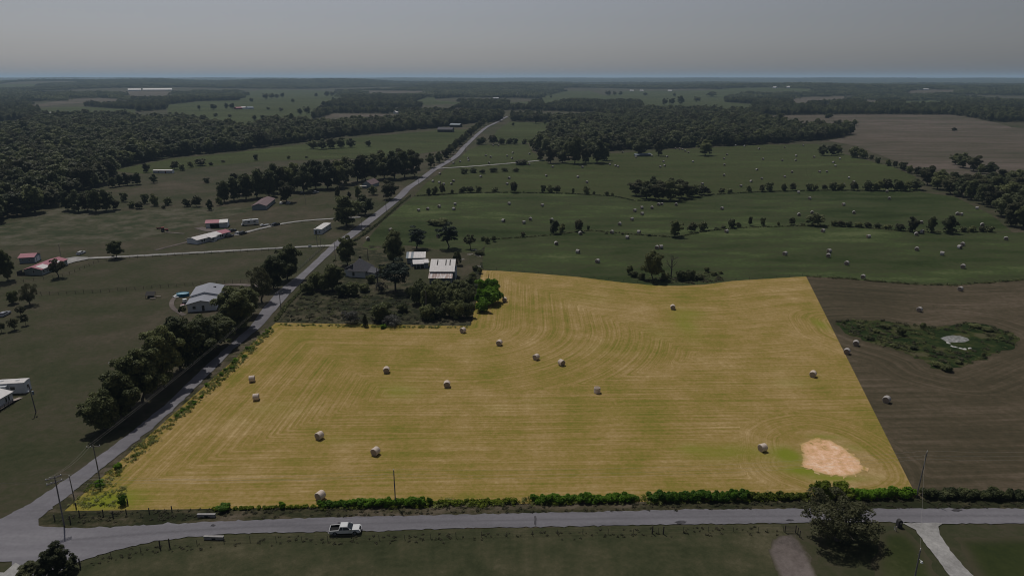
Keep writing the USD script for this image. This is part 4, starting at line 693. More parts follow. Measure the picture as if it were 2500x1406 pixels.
def walls(L, D, h, rise, along, x0=0., y0=0.):
    m = MB(); m.box(x0, x0 + L, y0, y0 + D, -.4, h)
    if rise:
        if along == 'x':
            for xa, xb in ((x0, x0 + .15), (x0 + L - .15, x0 + L)): m.add([(xa, y0, h), (xa, y0 + D, h), (xa, y0 + D / 2, h + rise), (xb, y0, h), (xb, y0 + D, h), (xb, y0 + D / 2, h + rise)], [[0, 1, 2], [3, 5, 4], [0, 2, 5], [0, 5, 3], [1, 4, 5], [1, 5, 2]])
        else:
            m.prism([(x0, h), (x0 + L, h), (x0 + L / 2, h + rise)], y0, y0 + .15); m.prism([(x0, h), (x0 + L, h), (x0 + L / 2, h + rise)], y0 + D - .15, y0 + D)
    return m.mesh()
def opening(t, side, u, z, w, hh, L, D, name='window', m='glass_dark', frame='white_paint', x0=0., y0=0.):
    """a framed window or door on the front (y=0), left, right or back wall"""
    def put(a0, a1, z0, z1, o0, o1):
        if side == 'front': return MB().box(x0 + a0, x0 + a1, y0 - o1, y0 - o0, z0, z1)
        if side == 'right': return MB().box(x0 + L + o0, x0 + L + o1, y0 + a0, y0 + a1, z0, z1)
        if side == 'left': return MB().box(x0 - o1, x0 - o0, y0 + a0, y0 + a1, z0, z1)
    f = part(t, name, put(u - w / 2 - .09, u + w / 2 + .09, z - .09, z + hh + .09, -.02, .05).mesh(), frame)
    part(f, 'pane' if name == 'window' else 'door_leaf', put(u - w / 2, u + w / 2, z, z + hh, .052, .07).mesh(), m)
def house(name, label, cat, A, B, D, h, rise, along, wall='white_wall', roof='grey_roof', wins=(), roof2=None, over=.4, L=None):
    a, l, yaw = frame_of(A, B); L = L or l; z = float(min(a[2], at(*B)[2]))
    t = thing(name, label, cat, (a[0], a[1], z), yaw)
    part(t, 'wall', walls(L, D, h, rise, along), wall)
    if roof2:       # second colour over the last share of the length
        s, r2 = roof2
        for m in roof_slabs(L * s, D, h, rise, along, over): part(t, 'roof', m, roof)
        for m in roof_slabs(L * (1 - s) - .01, D, h, rise, along, over, x0=L * s + .01): 
            v, f = m; v = np.array(v); v[:, 0] = np.maximum(v[:, 0], L * s + over + .01); part(t, 'roof', (v, f), r2)
    else:
        for m in roof_slabs(L, D, h, rise, along, over): part(t, 'roof', m, roof)
    for w in wins: opening(t, *w[:5], L, D, *w[5:])
    return t, L
# the white house with the grey metal roof
a, L, yaw = frame_of((459, 762), (523, 757)); L = 9.4
t = thing('house', 'white gabled house with a two part grey metal roof behind the roadside oaks', 'house', a, yaw - .02)
part(t, 'wall', walls(L, 7.5, 2.9, 1.1, 'y'), 'white_wall'); part(t, 'wall', walls(L, 12.0, 3.6, 1.2, 'y', 0, 7.51), 'white_wall')
for m in roof_slabs(L, 7.0, 2.9, 1.1, 'y', .45): part(t, 'roof', m, 'grey_roof')
for m in roof_slabs(L, 11.6, 3.6, 1.2, 'y', .45, y0=7.9): part(t, 'roof', m, 'grey_roof')
part(t, 'roof_vent', MB().box(6.6, 7.6, 15, 15.4, 4.25, 4.6).mesh(), 'slate_roof'); opening(t, 'front', 2.2, 1.0, 1.0, 1.0, L, 7.5); opening(t, 'front', 5.2, .1, .9, 2.0, L, 7.5, 'door', 'glass_dark'); opening(t, 'right', 3.0, 1.0, .9, 1.0, L, 7.5)
# red roofed shed and house at the left edge
house('shed', 'blue grey shed with a red metal roof at the left picture edge', 'shed', (48.5, 643.5), (81, 642), 6.6, 2.7, 1.0, 'x', 'bluegrey_wall', 'red_roof', [('right', 1.3, .05, .8, 1.9, 'door', 'lamp_white', 'lamp_white'), ('right', 3.9, .05, 2.6, 2.1, 'door', 'white_wall', 'white_paint'), ('front', 1.5, 1.2, .6, .6), ('front', 4.0, 1.2, .6, .6)], L=6.0)
t, L = house('house', 'long pale house with a patchy red and white roof at the left edge', 'house', (103.5, 672), (160, 649), 7.4, 2.5, 1.0, 'x', 'green_wall', 'red_roof', [('front', 1.2, .9, .7, 1.2), ('front', 3.4, .9, .7, 1.2), ('left', 3.4, 1.0, .6, 1.1)], L=17.)
for m in ((1.0, 5.6, 'white_roof'), (10.5, 13, 'white_roof')):
    v = np.array([(m[0], -.42, 2.46), (m[1], -.42, 2.46), (m[1], 3.0, 3.38), (m[0], 3.0, 3.38)]); part(t, 'roof_patch', MB().hexa(v + [0, 0, .12], v + [0, 0, .17]).mesh(), m[2])
a, l, yaw = frame_of((42, 673), (60, 673)); t = thing('fence_pen', 'dark board pen joined to the pale house at the left edge', 'pen', a, yaw)
for k in range(12): part(t, 'board', MB().box(k * .28, k * .28 + .25, 0, .06, 0, 1.7).mesh(), 'stone_dark')
for k in range(10): part(t, 'board', MB().box(0, .06, .1 + k * .32, .1 + k * .32 + .29, 0, 1.7).mesh(), 'stone_dark')
# long white house
t, L = house('house', 'long low white house whose roof ends in a red third', 'house', (482.5, 597), (563, 577), 7.2, 2.5, .9, 'x', 'white_wall', 'white_roof', [('front', 3.0, .9, .8, 1.2), ('front', 4.4, .9, .8, 1.2), ('front', 15.0, .9, .8, 1.2), ('front', 16.3, .9, .8, 1.2), ('front', 9.0, .1, .9, 2.0, 'door', 'white_paint', 'shade_dark'), ('front', 19.2, .8, 1.0, 1.3)], roof2=(.72, 'red_roof'))
part(t, 'porch', MB().box(7.6, 10.6, -2.0, -.02, 0, .5).box(7.8, 8.6, -3.0, -2.01, 0, .25).mesh(), 'white_paint'); part(t, 'porch_rail', MB().box(7.6, 7.66, -2, -.1, .5, 1.4).box(10.54, 10.6, -2, -.1, .5, 1.4).box(8.8, 10.6, -2.0, -1.94, .5, 1.4).mesh(), 'white_paint')
part(t, 'porch_roof', MB().hexa([(7, -2.2, 2.3), (11.2, -2.2, 2.3), (11.2, 1.5, 3.0), (7, 1.5, 3.0)], [(7, -2.2, 2.4), (11.2, -2.2, 2.4), (11.2, 1.5, 3.1), (7, 1.5, 3.1)]).mesh(), 'white_roof')
part(t, 'aerial_mast', MB().tube([(6.5, 5, 3), (6.5, 5, 7.5)], .06).mesh(), 'pole_wood')
# open garage behind it
a, L, yaw = frame_of((503, 558), (556, 555.5)); t = thing('garage', 'open fronted garage with a red and white roof behind the long white house', 'garage', a, yaw)
part(t, 'wall', MB().box(0, L, 7.8, 8.0, -.2, 3.0).box(0, .2, 0, 7.79, -.2, 3.0).box(L * .62, L, 0, 7.79, -.2, 2.9).box(0, L * .2, 0, .2, -.2, 2.4).mesh(), 'white_wall'); part(t, 'post', MB().box(L * .42, L * .42 + .2, .1, .3, 0, 2.5).mesh(), 'dark_red'); part(t, 'doorway_beam', MB().box(.21, L * .62, -.05, .18, 2.42, 2.9).mesh(), 'white_wall')
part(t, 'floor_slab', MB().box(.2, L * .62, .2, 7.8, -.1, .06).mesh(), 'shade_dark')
for x0, x1, mm in ((-.3, L * .62, 'red_roof'), (L * .62 + .02, L + .3, 'white_roof')):
    for y0, y1, z0, z1 in ((-.5, 4, 2.85, 3.9), (8.5, 4, 2.85, 3.9)):
        c = np.array([(x0, y0, z0), (x1, y0, z0), (x1, y1, z1), (x0, y1, z1)]); c = c if y0 < y1 else c[::-1]; part(t, 'roof', MB().hexa(c, c + [0, 0, .12]).mesh(), mm)
# others on the left
house('house', 'grey house with a plum coloured roof left of two white vehicles', 'house', (650, 512.5), (672, 494), 8.6, 2.6, 1.5, 'x', 'bluegrey_wall', 'plum_roof', [('front', 3.5, .9, .9, 1.1), ('front', 7, .9, .9, 1.1)])
house('house', 'grey house with a brown gable roof close to the road under the tree belt', 'house', (884, 459), (907, 459.5), 14, 2.8, 2.6, 'y', 'bluegrey_wall', 'plum_roof', [('front', 2.5, .9, 1.0, 1.1)])
part(thing('awning', 'white awning strip in front of the brown gable house', 'awning', at(887, 461), .05), 'canopy', MB().box(-2.5, 2.5, -1.2, 1.2, 1.9, 2.05).box(-2.4, -2.3, -1.1, -1.0, 0, 1.9).box(2.3, 2.4, -1.1, -1.0, 0, 1.9).mesh(), 'white_roof')
t, L = house('mobile_home', 'single wide white mobile home standing by itself near the road', 'mobile home', (785.5, 572.5), (809, 557), 4.3, 2.7, .35, 'x', 'white_wall', 'white_roof', [('front', 4, 1.0, .7, 1.0), ('front', 9, 1.0, .7, 1.0), ('left', 1.2, 1.0, .6, .9), ('left', 3.0, .2, .7, 1.9, 'door', 'shade_dark', 'shade_dark')], over=.08)
t, L = house('trailer_house', 'long low white trailer house alone below the left wood', 'trailer house', (374, 423), (420, 424), 4.4, 2.6, .5, 'x', 'white_wall', 'white_roof', [('front', 5, .9, .8, 1.0), ('front', 11, .1, .9, 2.0, 'door', 'dark_red', 'shade_dark'), ('front', 16, .9, .8, 1.0)], over=.15)
# two trailers and a ramp at the left edge
t, L = house('mobile_home', 'white mobile home cut by the left picture edge, wooden ramp at its door', 'mobile home', (-40, 1022), (34, 979), 9.0, 2.6, .9, 'x', 'white_wall', 'white_roof', [], over=.3)
for u, w, n in ((L - 1.3, .45, 'window'), (L - 2.2, .45, 'window'), (L - 5.2, .9, 'door'), (L - 9, .8, 'window')): opening(t, 'front', u, .9 if n == 'window' else .2, w, 1.2 if n == 'window' else 2.0, L, 9.0, n)
t, L = house('mobile_home', 'white camper trailer with roof vents behind the mobile home at the left edge', 'camper trailer', (-50, 966), (64, 959), 2.9, 2.9, .15, 'x', 'white_wall', 'white_roof', [], over=.06)
for u in (L - 2.6, L - 6.4): part(t, 'roof_vent', MB().box(u, u + .8, 1.2, 1.8, 3.05, 3.3).mesh(), 'white_paint')
opening(t, 'right', 1.4, 1.0, .8, .9, L, 2.9); opening(t, 'front', L - 3, 1.2, 1.1, .8, L, 2.9); part(t, 'slide_out', MB().box(L - 9, L - 4, -1.1, -.05, .6, 2.6).mesh(), 'white_wall')
a, l, yaw = frame_of((0, 1003), (33, 983)); t = thing('wooden_ramp', 'wooden ramp with rails leading to the mobile home at the left edge', 'ramp', a, yaw)
for k in range(14): part(t, 'plank', MB().box(-3 + k * .52, -3 + k * .52 + .5, -.3, 1.2, .45, .52).mesh(), 'deck_wood')
for k in range(8): part(t, 'plank', MB().hexa([(4.3 + k * .4, -.3, .5 - k * .06), (4.68 + k * .4, -.3, .44 - k * .06), (4.68 + k * .4, .9, .44 - k * .06), (4.3 + k * .4, .9, .5 - k * .06)], [(4.3 + k * .4, -.3, .56 - k * .06), (4.68 + k * .4, -.3, .5 - k * .06), (4.68 + k * .4, .9, .5 - k * .06), (4.3 + k * .4, .9, .56 - k * .06)]).mesh(), 'deck_wood')
for k in range(6): part(t, 'rail_post', MB().box(-3 + k * 1.4, -2.92 + k * 1.4, -.4, -.31, 0, 1.4).mesh(), 'bark')
part(t, 'rail', MB().box(-3, 4.1, -.44, -.4, 1.3, 1.4).box(-3, 4.1, -.44, -.4, .85, .93).mesh(), 'bark')
# the old farmhouse with a steep hipped roof, its porch, and three metal sheds
a, L, yaw = frame_of((851, 676), (881, 678)); t = thing('farmhouse', 'old white farmhouse with a steep dark pyramid roof among trees', 'house', a, yaw); L, D = 7.6, 8.5
part(t, 'wall', MB().box(0, L, 0, D, -.3, 3.0).mesh(), 'white_wall')
ap = [(L * .42, D * .45, 7.0), (L * .5, D * .45, 7.0), (L * .5, D * .55, 7.0), (L * .42, D * .55, 7.0)]; part(t, 'roof', MB().hexa([(-.5, -.5, 2.8), (L + .5, -.5, 2.8), (L + .5, D + .5, 2.8), (-.5, D + .5, 2.8)], ap).mesh(), 'slate_roof')
part(t, 'dormer', MB().hexa([(-2.2, 1.0, 0), (0, 1.0, 0), (0, 5.5, 0), (-2.2, 5.5, 0)], [(-2.2, 1.0, 3), (0, 1.0, 3), (0, 5.5, 3), (-2.2, 5.5, 3)]).mesh(), 'white_wall'); part(t, 'dormer_roof', MB().prism([(-2.6, 3.0), (1.5, 3.0), (1.5, 5.2)], .7, 5.8).mesh(), 'slate_roof')
part(t, 'chimney', MB().box(L * .36, L * .36 + .7, D * .6, D * .6 + .7, 5.4, 7.9).mesh(), 'bark'); opening(t, 'front', 2.3, .6, 1.0, 1.6, L, D)
part(t, 'porch_roof', MB().hexa([(L, .5, 2.6), (L + 4.2, .2, 2.2), (L + 4.2, 6.5, 2.2), (L, 6.5, 3.2)], [(L, .5, 2.72), (L + 4.2, .2, 2.32), (L + 4.2, 6.5, 2.32), (L, 6.5, 3.32)]).mesh(), 'slate_roof'); part(t, 'porch_wall', MB().box(L + .02, L + 3.6, 1.0, 5.8, -.2, 2.1).mesh(), 'white_wall')
for k in range(3): part(t, 'porch_post', MB().box(L + 1.2 + k * 1.3, L + 1.32 + k * 1.3, .3, .42, 0, 2.3).mesh(), 'white_paint')
a, L, yaw = frame_of((993, 644), (1038, 643)); t = thing('metal_shed', 'rear low shed with a white sheet metal roof, small trees in front', 'shed', a, yaw)
part(t, 'wall', MB().box(.2, L - .2, .3, 6.6, -.2, 2.6).mesh(), 'bluegrey_wall')
for k in range(8):
    x0, x1 = -.3 + k * (L + .6) / 8, -.3 + (k + 1) * (L + .6) / 8 - .03; c = np.array([(x0, -.3, 2.6), (x1, -.3, 2.6), (x1, 7.2, 3.6), (x0, 7.2, 3.6)]) + [0, 0, .02 * (k % 2)]; part(t, 'roof_sheet', MB().hexa(c, c + [0, 0, .06]).mesh(), 'bluegrey_wall' if k in (0, 2) else 'white_roof')
a, L, yaw = frame_of((1003, 657), (1046, 655)); t = thing('open_shed', 'open fronted lean to with a white roof in front of the rear shed', 'shed', a, yaw)
part(t, 'wall', MB().box(0, L, 4.2, 4.4, -.2, 2.3).box(L * .78, L, .3, 4.19, -.2, 2.2).mesh(), 'bluegrey_wall'); c = np.array([(1.0, -.3, 2.2), (L * .76, -.3, 2.2), (L * .76, 4.6, 2.9), (1.0, 4.6, 2.9)]); part(t, 'roof', MB().hexa(c, c + [0, 0, .08]).mesh(), 'white_roof'); c = np.array([(L * .76 + .02, -.1, 2.5), (L + .3, -.1, 2.5), (L + .3, 4.6, 2.95), (L * .76 + .02, 4.6, 2.95)]); part(t, 'roof', MB().hexa(c, c + [0, 0, .08]).mesh(), 'white_roof')
for k in (.05, .3, .52, .75): part(t, 'post', MB().box(L * k, L * k + .16, 0, .16, -.2, 2.2).mesh(), 'white_paint')
a, L, yaw = frame_of((1046.5, 693), (1104, 693)); t = thing('barn', 'barn with a bright white metal roof and a rusty lean to roof', 'barn', a, yaw)
part(t, 'wall', MB().box(.3, L - .3, .3, 3.6, -.3, 2.3).box(.3, L + 1.0, 3.61, 12.5, -.3, 4.3).mesh(), 'bluegrey_wall')
for k in range(7):
    x0, x1 = -.1 + k * (L + .2) / 7, -.1 + (k + 1) * (L + .2) / 7 - .02; c = np.array([(x0, -.2, 2.3), (x1, -.2, 2.3), (x1, 3.7, 3.7), (x0, 3.7, 3.7)]) + [0, 0, .015 * (k % 2)]; part(t, 'lean_to_sheet', MB().hexa(c, c + [0, 0, .06]).mesh(), 'rust_roof')
for k in range(11):
    x0, x1 = k * (L + .8) / 11, (k + 1) * (L + .8) / 11 - .02; c = np.array([(x0, 3.2, 4.2), (x1, 3.2, 4.2), (x1, 11.2, 7.4), (x0, 11.2, 7.4)]) + [0, 0, .015 * (k % 2)]
    part(t, 'roof_sheet', MB().hexa(c, c + [0, 0, .06]).mesh(), 'white_roof'); c2 = np.array([(x0, 11.3, 7.4), (x1, 11.3, 7.4), (x1, 13.4, 6.2), (x0, 13.4, 6.2)]); part(t, 'roof_sheet', MB().hexa(c2, c2 + [0, 0, .06]).mesh(), 'white_roof')
for x in (2.7, 6.2, 7.9): z = lambda y: 4.2 + (y - 3.2) * .4 + .09; part(t, 'skylight', MB().hexa([(x, 7.2, z(7.2)), (x + .45, 7.2, z(7.2)), (x + .45, 10.7, z(10.7)), (x, 10.7, z(10.7))], [(x, 7.2, z(7.2) + .03), (x + .45, 7.2, z(7.2) + .03), (x + .45, 10.7, z(10.7) + .03), (x, 10.7, z(10.7) + .03)]).mesh(), 'stone_dark')
part(t, 'gable', MB().add([(L + .3, 3.6, 4.3), (L + .3, 12.5, 4.3), (L + .3, 11.2, 7.3), (L + .5, 3.6, 4.3), (L + .5, 12.5, 4.3), (L + .5, 11.2, 7.3)], [[0, 2, 1], [3, 4, 5], [0, 3, 5], [0, 5, 2], [1, 2, 5], [1, 5, 4], [0, 1, 4], [0, 4, 3]]).mesh(), 'stone_dark')
for k in range(3): part(t, 'bare_rafter', MB().hexa([(L + .85 + k * .5, 8.4, 6.3), (L + .95 + k * .5, 8.4, 6.3), (L + .95 + k * .5, 11.2, 7.4), (L + .85 + k * .5, 11.2, 7.4)], [(L + .85 + k * .5, 8.4, 6.4), (L + .95 + k * .5, 8.4, 6.4), (L + .95 + k * .5, 11.2, 7.5), (L + .85 + k * .5, 11.2, 7.5)]).mesh(), 'bark')
# far farms
for A, B, D, h, rise, wl, rf, lab in [((1068, 323), (1104, 323.5), 14, 4.0, 3.0, 'stone_dark', 'slate_roof', 'dark barn with open bays beside the far end of the road'), ((1098, 311), (1122, 311.5), 12, 4.0, 2.2, 'stone_dark', 'bluegrey_wall', 'long barn with a pale blue roof behind the dark barn'),
        ((968, 279), (996, 278.5), 22, 4, 3.0, 'white_wall', 'white_roof', 'white roofed barn among far trees left of the road end'), ((1040, 285), (1053, 285), 14, 4, 2.5, 'white_wall', 'bluegrey_wall', 'small pale farm building behind trees left of the road end'),
        ((313, 223), (345, 222.5), 22, 6, 7, 'white_wall', 'white_roof', 'long white poultry house far left, left one of two'), ((349, 222), (420, 222), 22, 6, 7, 'white_wall', 'white_roof', 'longest white poultry house far left, right one of two'),
        ((578, 268), (592, 267.5), 12, 4, 2, 'dark_red', 'red_roof', 'red shed on the far left pasture'), ((592, 267), (602, 266.5), 10, 4, 2.5, 'white_wall', 'white_roof', 'white shed on the far left pasture'), ((606, 267.5), (620, 267), 12, 4, 3.0, 'white_wall', 'bluegrey_wall', 'grey barn on the far left pasture'),
        ((-10, 297), (24, 296.5), 30, 5, 4, 'white_wall', 'white_roof', 'low white roofed building cut by the left edge above the wood'), ((28, 296), (62, 294.5), 30, 5, 4, 'white_wall', 'white_roof', 'white roofed building behind the left wood'), ((100, 283), (115, 282.5), 16, 4, 3, 'white_wall', 'white_roof', 'white gabled house behind the left wood'), ((120, 283), (134, 282.5), 16, 4, 3, 'white_wall', 'white_roof', 'second white gabled house behind the left wood'),
        ((1240, 235), (1252, 235), 16, 5, 3, 'white_wall', 'white_roof', 'white barn far off right of the road end'), ((1263, 232), (1272, 232), 16, 6, 4, 'white_wall', 'white_roof', 'white gabled barn far off among trees'), ((1295, 227), (1318, 226), 16, 5, 3, 'white_wall', 'white_roof', 'long white sheds on the far ridge'), ((1205, 242), (1218, 242), 14, 4, 2, 'white_wall', 'white_roof', 'pale low barn in front of the far trees'), ((1368, 263), (1382, 263), 12, 4, 2, 'white_wall', 'bluegrey_wall', 'pale blue roofed shed among trees right of the road end'),
        ((1538, 224), (1547, 224), 14, 5, 3, 'white_wall', 'white_roof', 'white house on the far right skyline pasture'), ((1563, 224), (1571, 224), 14, 5, 3, 'white_wall', 'white_roof', 'white house farther right on the skyline pasture'), ((1630, 224), (1640, 224), 14, 5, 3, 'white_wall', 'white_roof', 'white barn on the right skyline pasture'), ((1886, 216), (1894, 216), 16, 5, 3, 'white_wall', 'white_roof', 'small white barn on the far right ridge'), ((1920, 216), (1928, 216), 16, 7, 4, 'white_wall', 'white_roof', 'tall pale house on the far right ridge'), ((2244, 221), (2268, 221), 18, 5, 3, 'white_wall', 'white_roof', 'white building in a far clearing at right'), ((2390, 254), (2397, 254), 12, 6, 4, 'white_wall', 'white_roof', 'white house among the right hand woods')]:
    house('farm_building', lab, 'farm building', A, B, D, h, rise, 'x', wl, rf, [])
a, l, yaw = frame_of((1552, 383), (1592, 382)); t = thing('livestock_shelter', 'low pale shelter under the round tree in the far pasture', 'shelter', a, yaw); part(t, 'roof', MB().hexa([(0, 0, 1.8), (l, 0, 1.8), (l, 5, 2.6), (0, 5, 2.6)], [(0, 0, 1.9), (l, 0, 1.9), (l, 5, 2.7), (0, 5, 2.7)]).mesh(), 'bluegrey_wall'); part(t, 'wall', MB().box(.2, l - .2, 3, 4.8, -.2, 1.8).mesh(), 'bluegrey_wall')
a, l, yaw = frame_of((714, 470), (728, 468)); t = thing('carport', 'white topped carport behind the round tree by the plum roofed house', 'carport', a, yaw); part(t, 'canopy', MB().prism([(0, 2.2), (l, 2.2), (l / 2, 3.2)], 0, 6).mesh(), 'white_roof')
for x in (.1, l - .3):
    for y in (.2, 5.6): part(t, 'post', MB().box(x, x + .15, y, y + .15, -.2, 2.2).mesh(), 'white_paint')

# ------------------------------------------------------------------ vehicles
def wheel(t, x, y, r=.38, w=.26):
    a = np.linspace(0, 2 * np.pi, 15)[:-1]
    m = MB(); m.prism([(x + r * math.cos(k), r + r * math.sin(k)) for k in a], y - w / 2, y + w / 2); p = part(t, 'wheel', m.mesh(), 'tyre_rubber')
    s = 1 if y > 0 else -1; m = MB(); m.prism([(x + r * .58 * math.cos(k), r + r * .58 * math.sin(k)) for k in a], y + s * w / 2 - .02, y + s * (w / 2 + .02)); part(p, 'rim', m.mesh(), 'silver_paint')
def pickup(A, B, label, paint='white_paint', L=5.6, name='pickup_truck'):
    """A rear, B front ground points on the near side"""
    a, b = at(*A), at(*B); d = (b - a)[:2]; yaw = math.atan2(d[1], d[0]); W = 1.9; c = (a + b) / 2; n = np.array([-math.sin(yaw), math.cos(yaw)])
    t = thing(name, label, 'pickup truck', (c[0] + n[0] * W / 2, c[1] + n[1] * W / 2, c[2] + lift(110, 4)), yaw); h = W / 2
    f = L / 2; prof = [(-f, .55), (-f + .05, 1.02), (-f + 1.95, 1.04), (.95, 1.08), (1.15, 1.12), (f - .35, 1.02), (f - .05, .88), (f, .5), (f - .1, .38), (-f + .1, .42)]
    body = MB().prism([(x, min(z, .62)) for x, z in prof if z < .6] + [(f - .02, .62), (-f, .62)], -h, h)
    body = MB().box(-f + .06, f - .1, -h + .04, h - .04, .38, .66)
    body.box(-f + 1.75, 1.15, -h, h, .50, 1.08)                                            # cab doors
    body.frustum(1.15, f - .04, -h, h, .50, 1.15, f - .22, -h + .1, h - .1, 1.06)            # bonnet
    body.box(-f + .08, -f + 1.749, -h, -h + .1, .60, 1.06).box(-f + .08, -f + 1.749, h - .1, h, .60, 1.06)
    part(t, 'body', body.mesh(), paint, smooth=20)
    part(t, 'bed_floor', MB().box(-f + .1, -f + 1.74, -h + .11, h - .11, .665, .72).box(-f + .1, -f + 1.74, h - .13, h - .105, .72, 1.05).box(-f + 1.70, -f + 1.74, -h + .11, h - .13, .72, 1.05).mesh(), 'shade_dark'); part(t, 'tailgate', MB().box(-f, -f + .075, -h + .05, h - .05, .62, 1.06).mesh(), paint)
    part(t, 'cab_glass', MB().frustum(-f + 1.78, 1.35, -h + .03, h - .03, 1.082, -f + 2.0, .50, -h + .2, h - .2, 1.60).mesh(), 'glass_dark'); part(t, 'cab_roof', MB().frustum(-f + 1.95, .55, -h + .17, h - .17, 1.603, -f + 2.05, .42, -h + .25, h - .25, 1.70).mesh(), paint)
    pl = MB()
    for s in (-1, 1):
        pl.tube([(1.32, s * (h - .05), 1.09), (.49, s * (h - .2), 1.62)], .045, 4).tube([(-.25, s * (h - .03), 1.09), (-.3, s * (h - .19), 1.62)], .04, 4).tube([(-f + 1.82, s * (h - .05), 1.09), (-f + 2.02, s * (h - .2), 1.62)], .06, 4)
    part(t, 'pillar', pl.mesh(), paint)
    for s in (-1, 1): part(t, 'mirror', MB().box(.95, 1.15, s * h + (.02 if s > 0 else -.24), s * h + (.24 if s > 0 else -.02), 1.12, 1.32).mesh(), 'chrome'); part(t, 'headlight', MB().box(f - .13, f - .03, s * .72 - .17, s * .72 + .17, .74, .92).mesh(), 'lamp_white'); part(t, 'tail_light', MB().box(-f - .02, -f + .06, s * .86 - .07, s * .86 + .07, .75, 1.0).mesh(), 'red_paint')
    part(t, 'grille', MB().box(f - .10, f - .015, -.52, .52, .66, .90).mesh(), 'shade_dark'); part(t, 'bumper', MB().box(f - .06, f + .1, -h + .05, h - .05, .42, .62).mesh(), 'chrome'); part(t, 'bumper', MB().box(-f - .12, -f - .001, -h + .05, h - .05, .42, .60).mesh(), 'chrome')
    for x in (-f + 1.05, f - .95):
        for y in (-h + .12, h - .12): wheel(t, x, y * 1.03, .40, .27)
    return t
def car(A, B, label, paint, L=4.6, tall=1.45, cat='car', wag=False):
    a, b = at(*A), at(*B); d = (b - a)[:2]; yaw = math.atan2(d[1], d[0]); c = (a + b) / 2; W = 1.8; h, f = W / 2, L / 2
    t = thing('parked_car', label, cat, (c[0], c[1], c[2]), yaw); k = tall - .5
    part(t, 'body', MB().frustum(-f, f, -h, h, .32, -f + .06, f - .08, -h + .02, h - .02, .62).frustum(-f + .06, f - .08, -h + .02, h - .02, .621, -f + .16, f - .22, -h + .08, h - .08, .92).mesh(), paint, smooth=20)
    x0, x1 = (-f + .2, f - 1.25); part(t, 'cabin_glass', MB().frustum(x0, x1, -h + .1, h - .1, .922, x0 + (.15 if wag else .55), x1 - .75, -h + .25, h - .25, tall - .06).mesh(), 'glass_dark'); part(t, 'roof', MB().frustum(x0 + (.12 if wag else .5), x1 - .7, -h + .22, h - .22, tall - .058, x0 + (.2 if wag else .6), x1 - .85, -h + .3, h - .3, tall).mesh(), paint)
    for s in (-1, 1): part(t, 'headlight', MB().box(f - .14, f + .005, s * .62 - .15, s * .62 + .15, .55, .72).mesh(), 'lamp_white')
    for x in (-f + .85, f - .85):
        for y in (-h + .1, h - .1): wheel(t, x, y * 1.02, .33, .22)
    return t
pickup((806, 1309), (877, 1306), 'white pickup truck parked half on the grass by the lower road')
car((188, 624), (208, 617), 'white car parked on grass above the narrow drive', 'white_paint', 4.7, cat='car'); car((2, 775), (22, 765), 'silver blue car cut close to the left picture edge on the lawn', 'silver_paint')
car((447, 748), (446, 763), 'dark maroon car parked left of the grey roofed house', 'maroon_paint', 4.2, 1.6, wag=True)
car((574, 574), (590, 569), 'white car on the drive right of the long white house', 'white_paint'); car((586, 574), (601, 570), 'dark car just right of the white car by the long house', 'dark_paint', 4.7, 1.7, wag=True); car((552, 581), (569, 577), 'dark car hugging the right end of the long white house', 'dark_paint', 4.8, 1.6); car((561, 567), (574, 564), 'dark car behind the red end of the long white house', 'dark_paint')
car((681, 503), (692, 494), 'white car parked under the round tree by the plum roofed house', 'white_paint'); car((700, 501), (709, 494), 'pale pickup like car right of the white car under the round tree', 'silver_paint', 4.8, 1.6); car((735, 475), (741, 471), 'dark car on the lawn behind the plum roofed house', 'dark_paint'); car((768, 472), (775, 471), 'small pale car on the lawn under the tree belt', 'silver_paint')
pickup((679, 549), (660, 552), 'dark pickup truck hitched to a flat trailer on the curving drive', 'dark_paint', 5.4)
a, l, yaw = frame_of((636, 555), (661, 551)); t = thing('flat_trailer', 'low flat trailer behind the dark pickup on the curving drive', 'trailer', a + [0, 1, 0], yaw); part(t, 'deck', MB().box(0, 5.2, 0, 2.0, .55, .7).mesh(), 'silver_paint'); part(t, 'drawbar', MB().box(5.2, 6.6, .9, 1.1, .5, .6).mesh(), 'dark_paint'); part(t, 'load', MB().frustum(.3, 2.0, .2, 1.8, .701, .6, 1.7, .5, 1.5, 1.3).mesh(), 'white_paint')
for x in (2.0, 3.0):
    for y in (.05, 1.95): wheel(t, x, y, .33, .2)
a, l, yaw = frame_of((590, 552.5), (629, 549)); t = thing('motorhome', 'white motorhome parked right of the open garage', 'motorhome', a, yaw); part(t, 'body', MB().box(2.0, 9.4, 0, 2.5, .6, 3.2).box(.9, 2.0, .1, 2.4, 1.9, 3.1).mesh(), 'white_paint'); part(t, 'cab', MB().frustum(0, 2.0, .2, 2.3, .5, .8, 2.0, .3, 2.2, 1.88).mesh(), 'white_paint'); part(t, 'windscreen', MB().frustum(.45, .62, .35, 2.15, 1.2, .72, .8, .4, 2.1, 1.86).mesh(), 'glass_dark')
for x in (3.4, 6.6): part(t, 'window', MB().box(x, x + 1.2, -.03, -.002, 1.7, 2.4).mesh(), 'glass_dark')
part(t, 'air_conditioner', MB().box(5, 6, .8, 1.7, 3.2, 3.45).mesh(), 'white_wall')
for x in (1.0, 7.2):
    for y in (.15, 2.35): wheel(t, x, y, .42, .28)
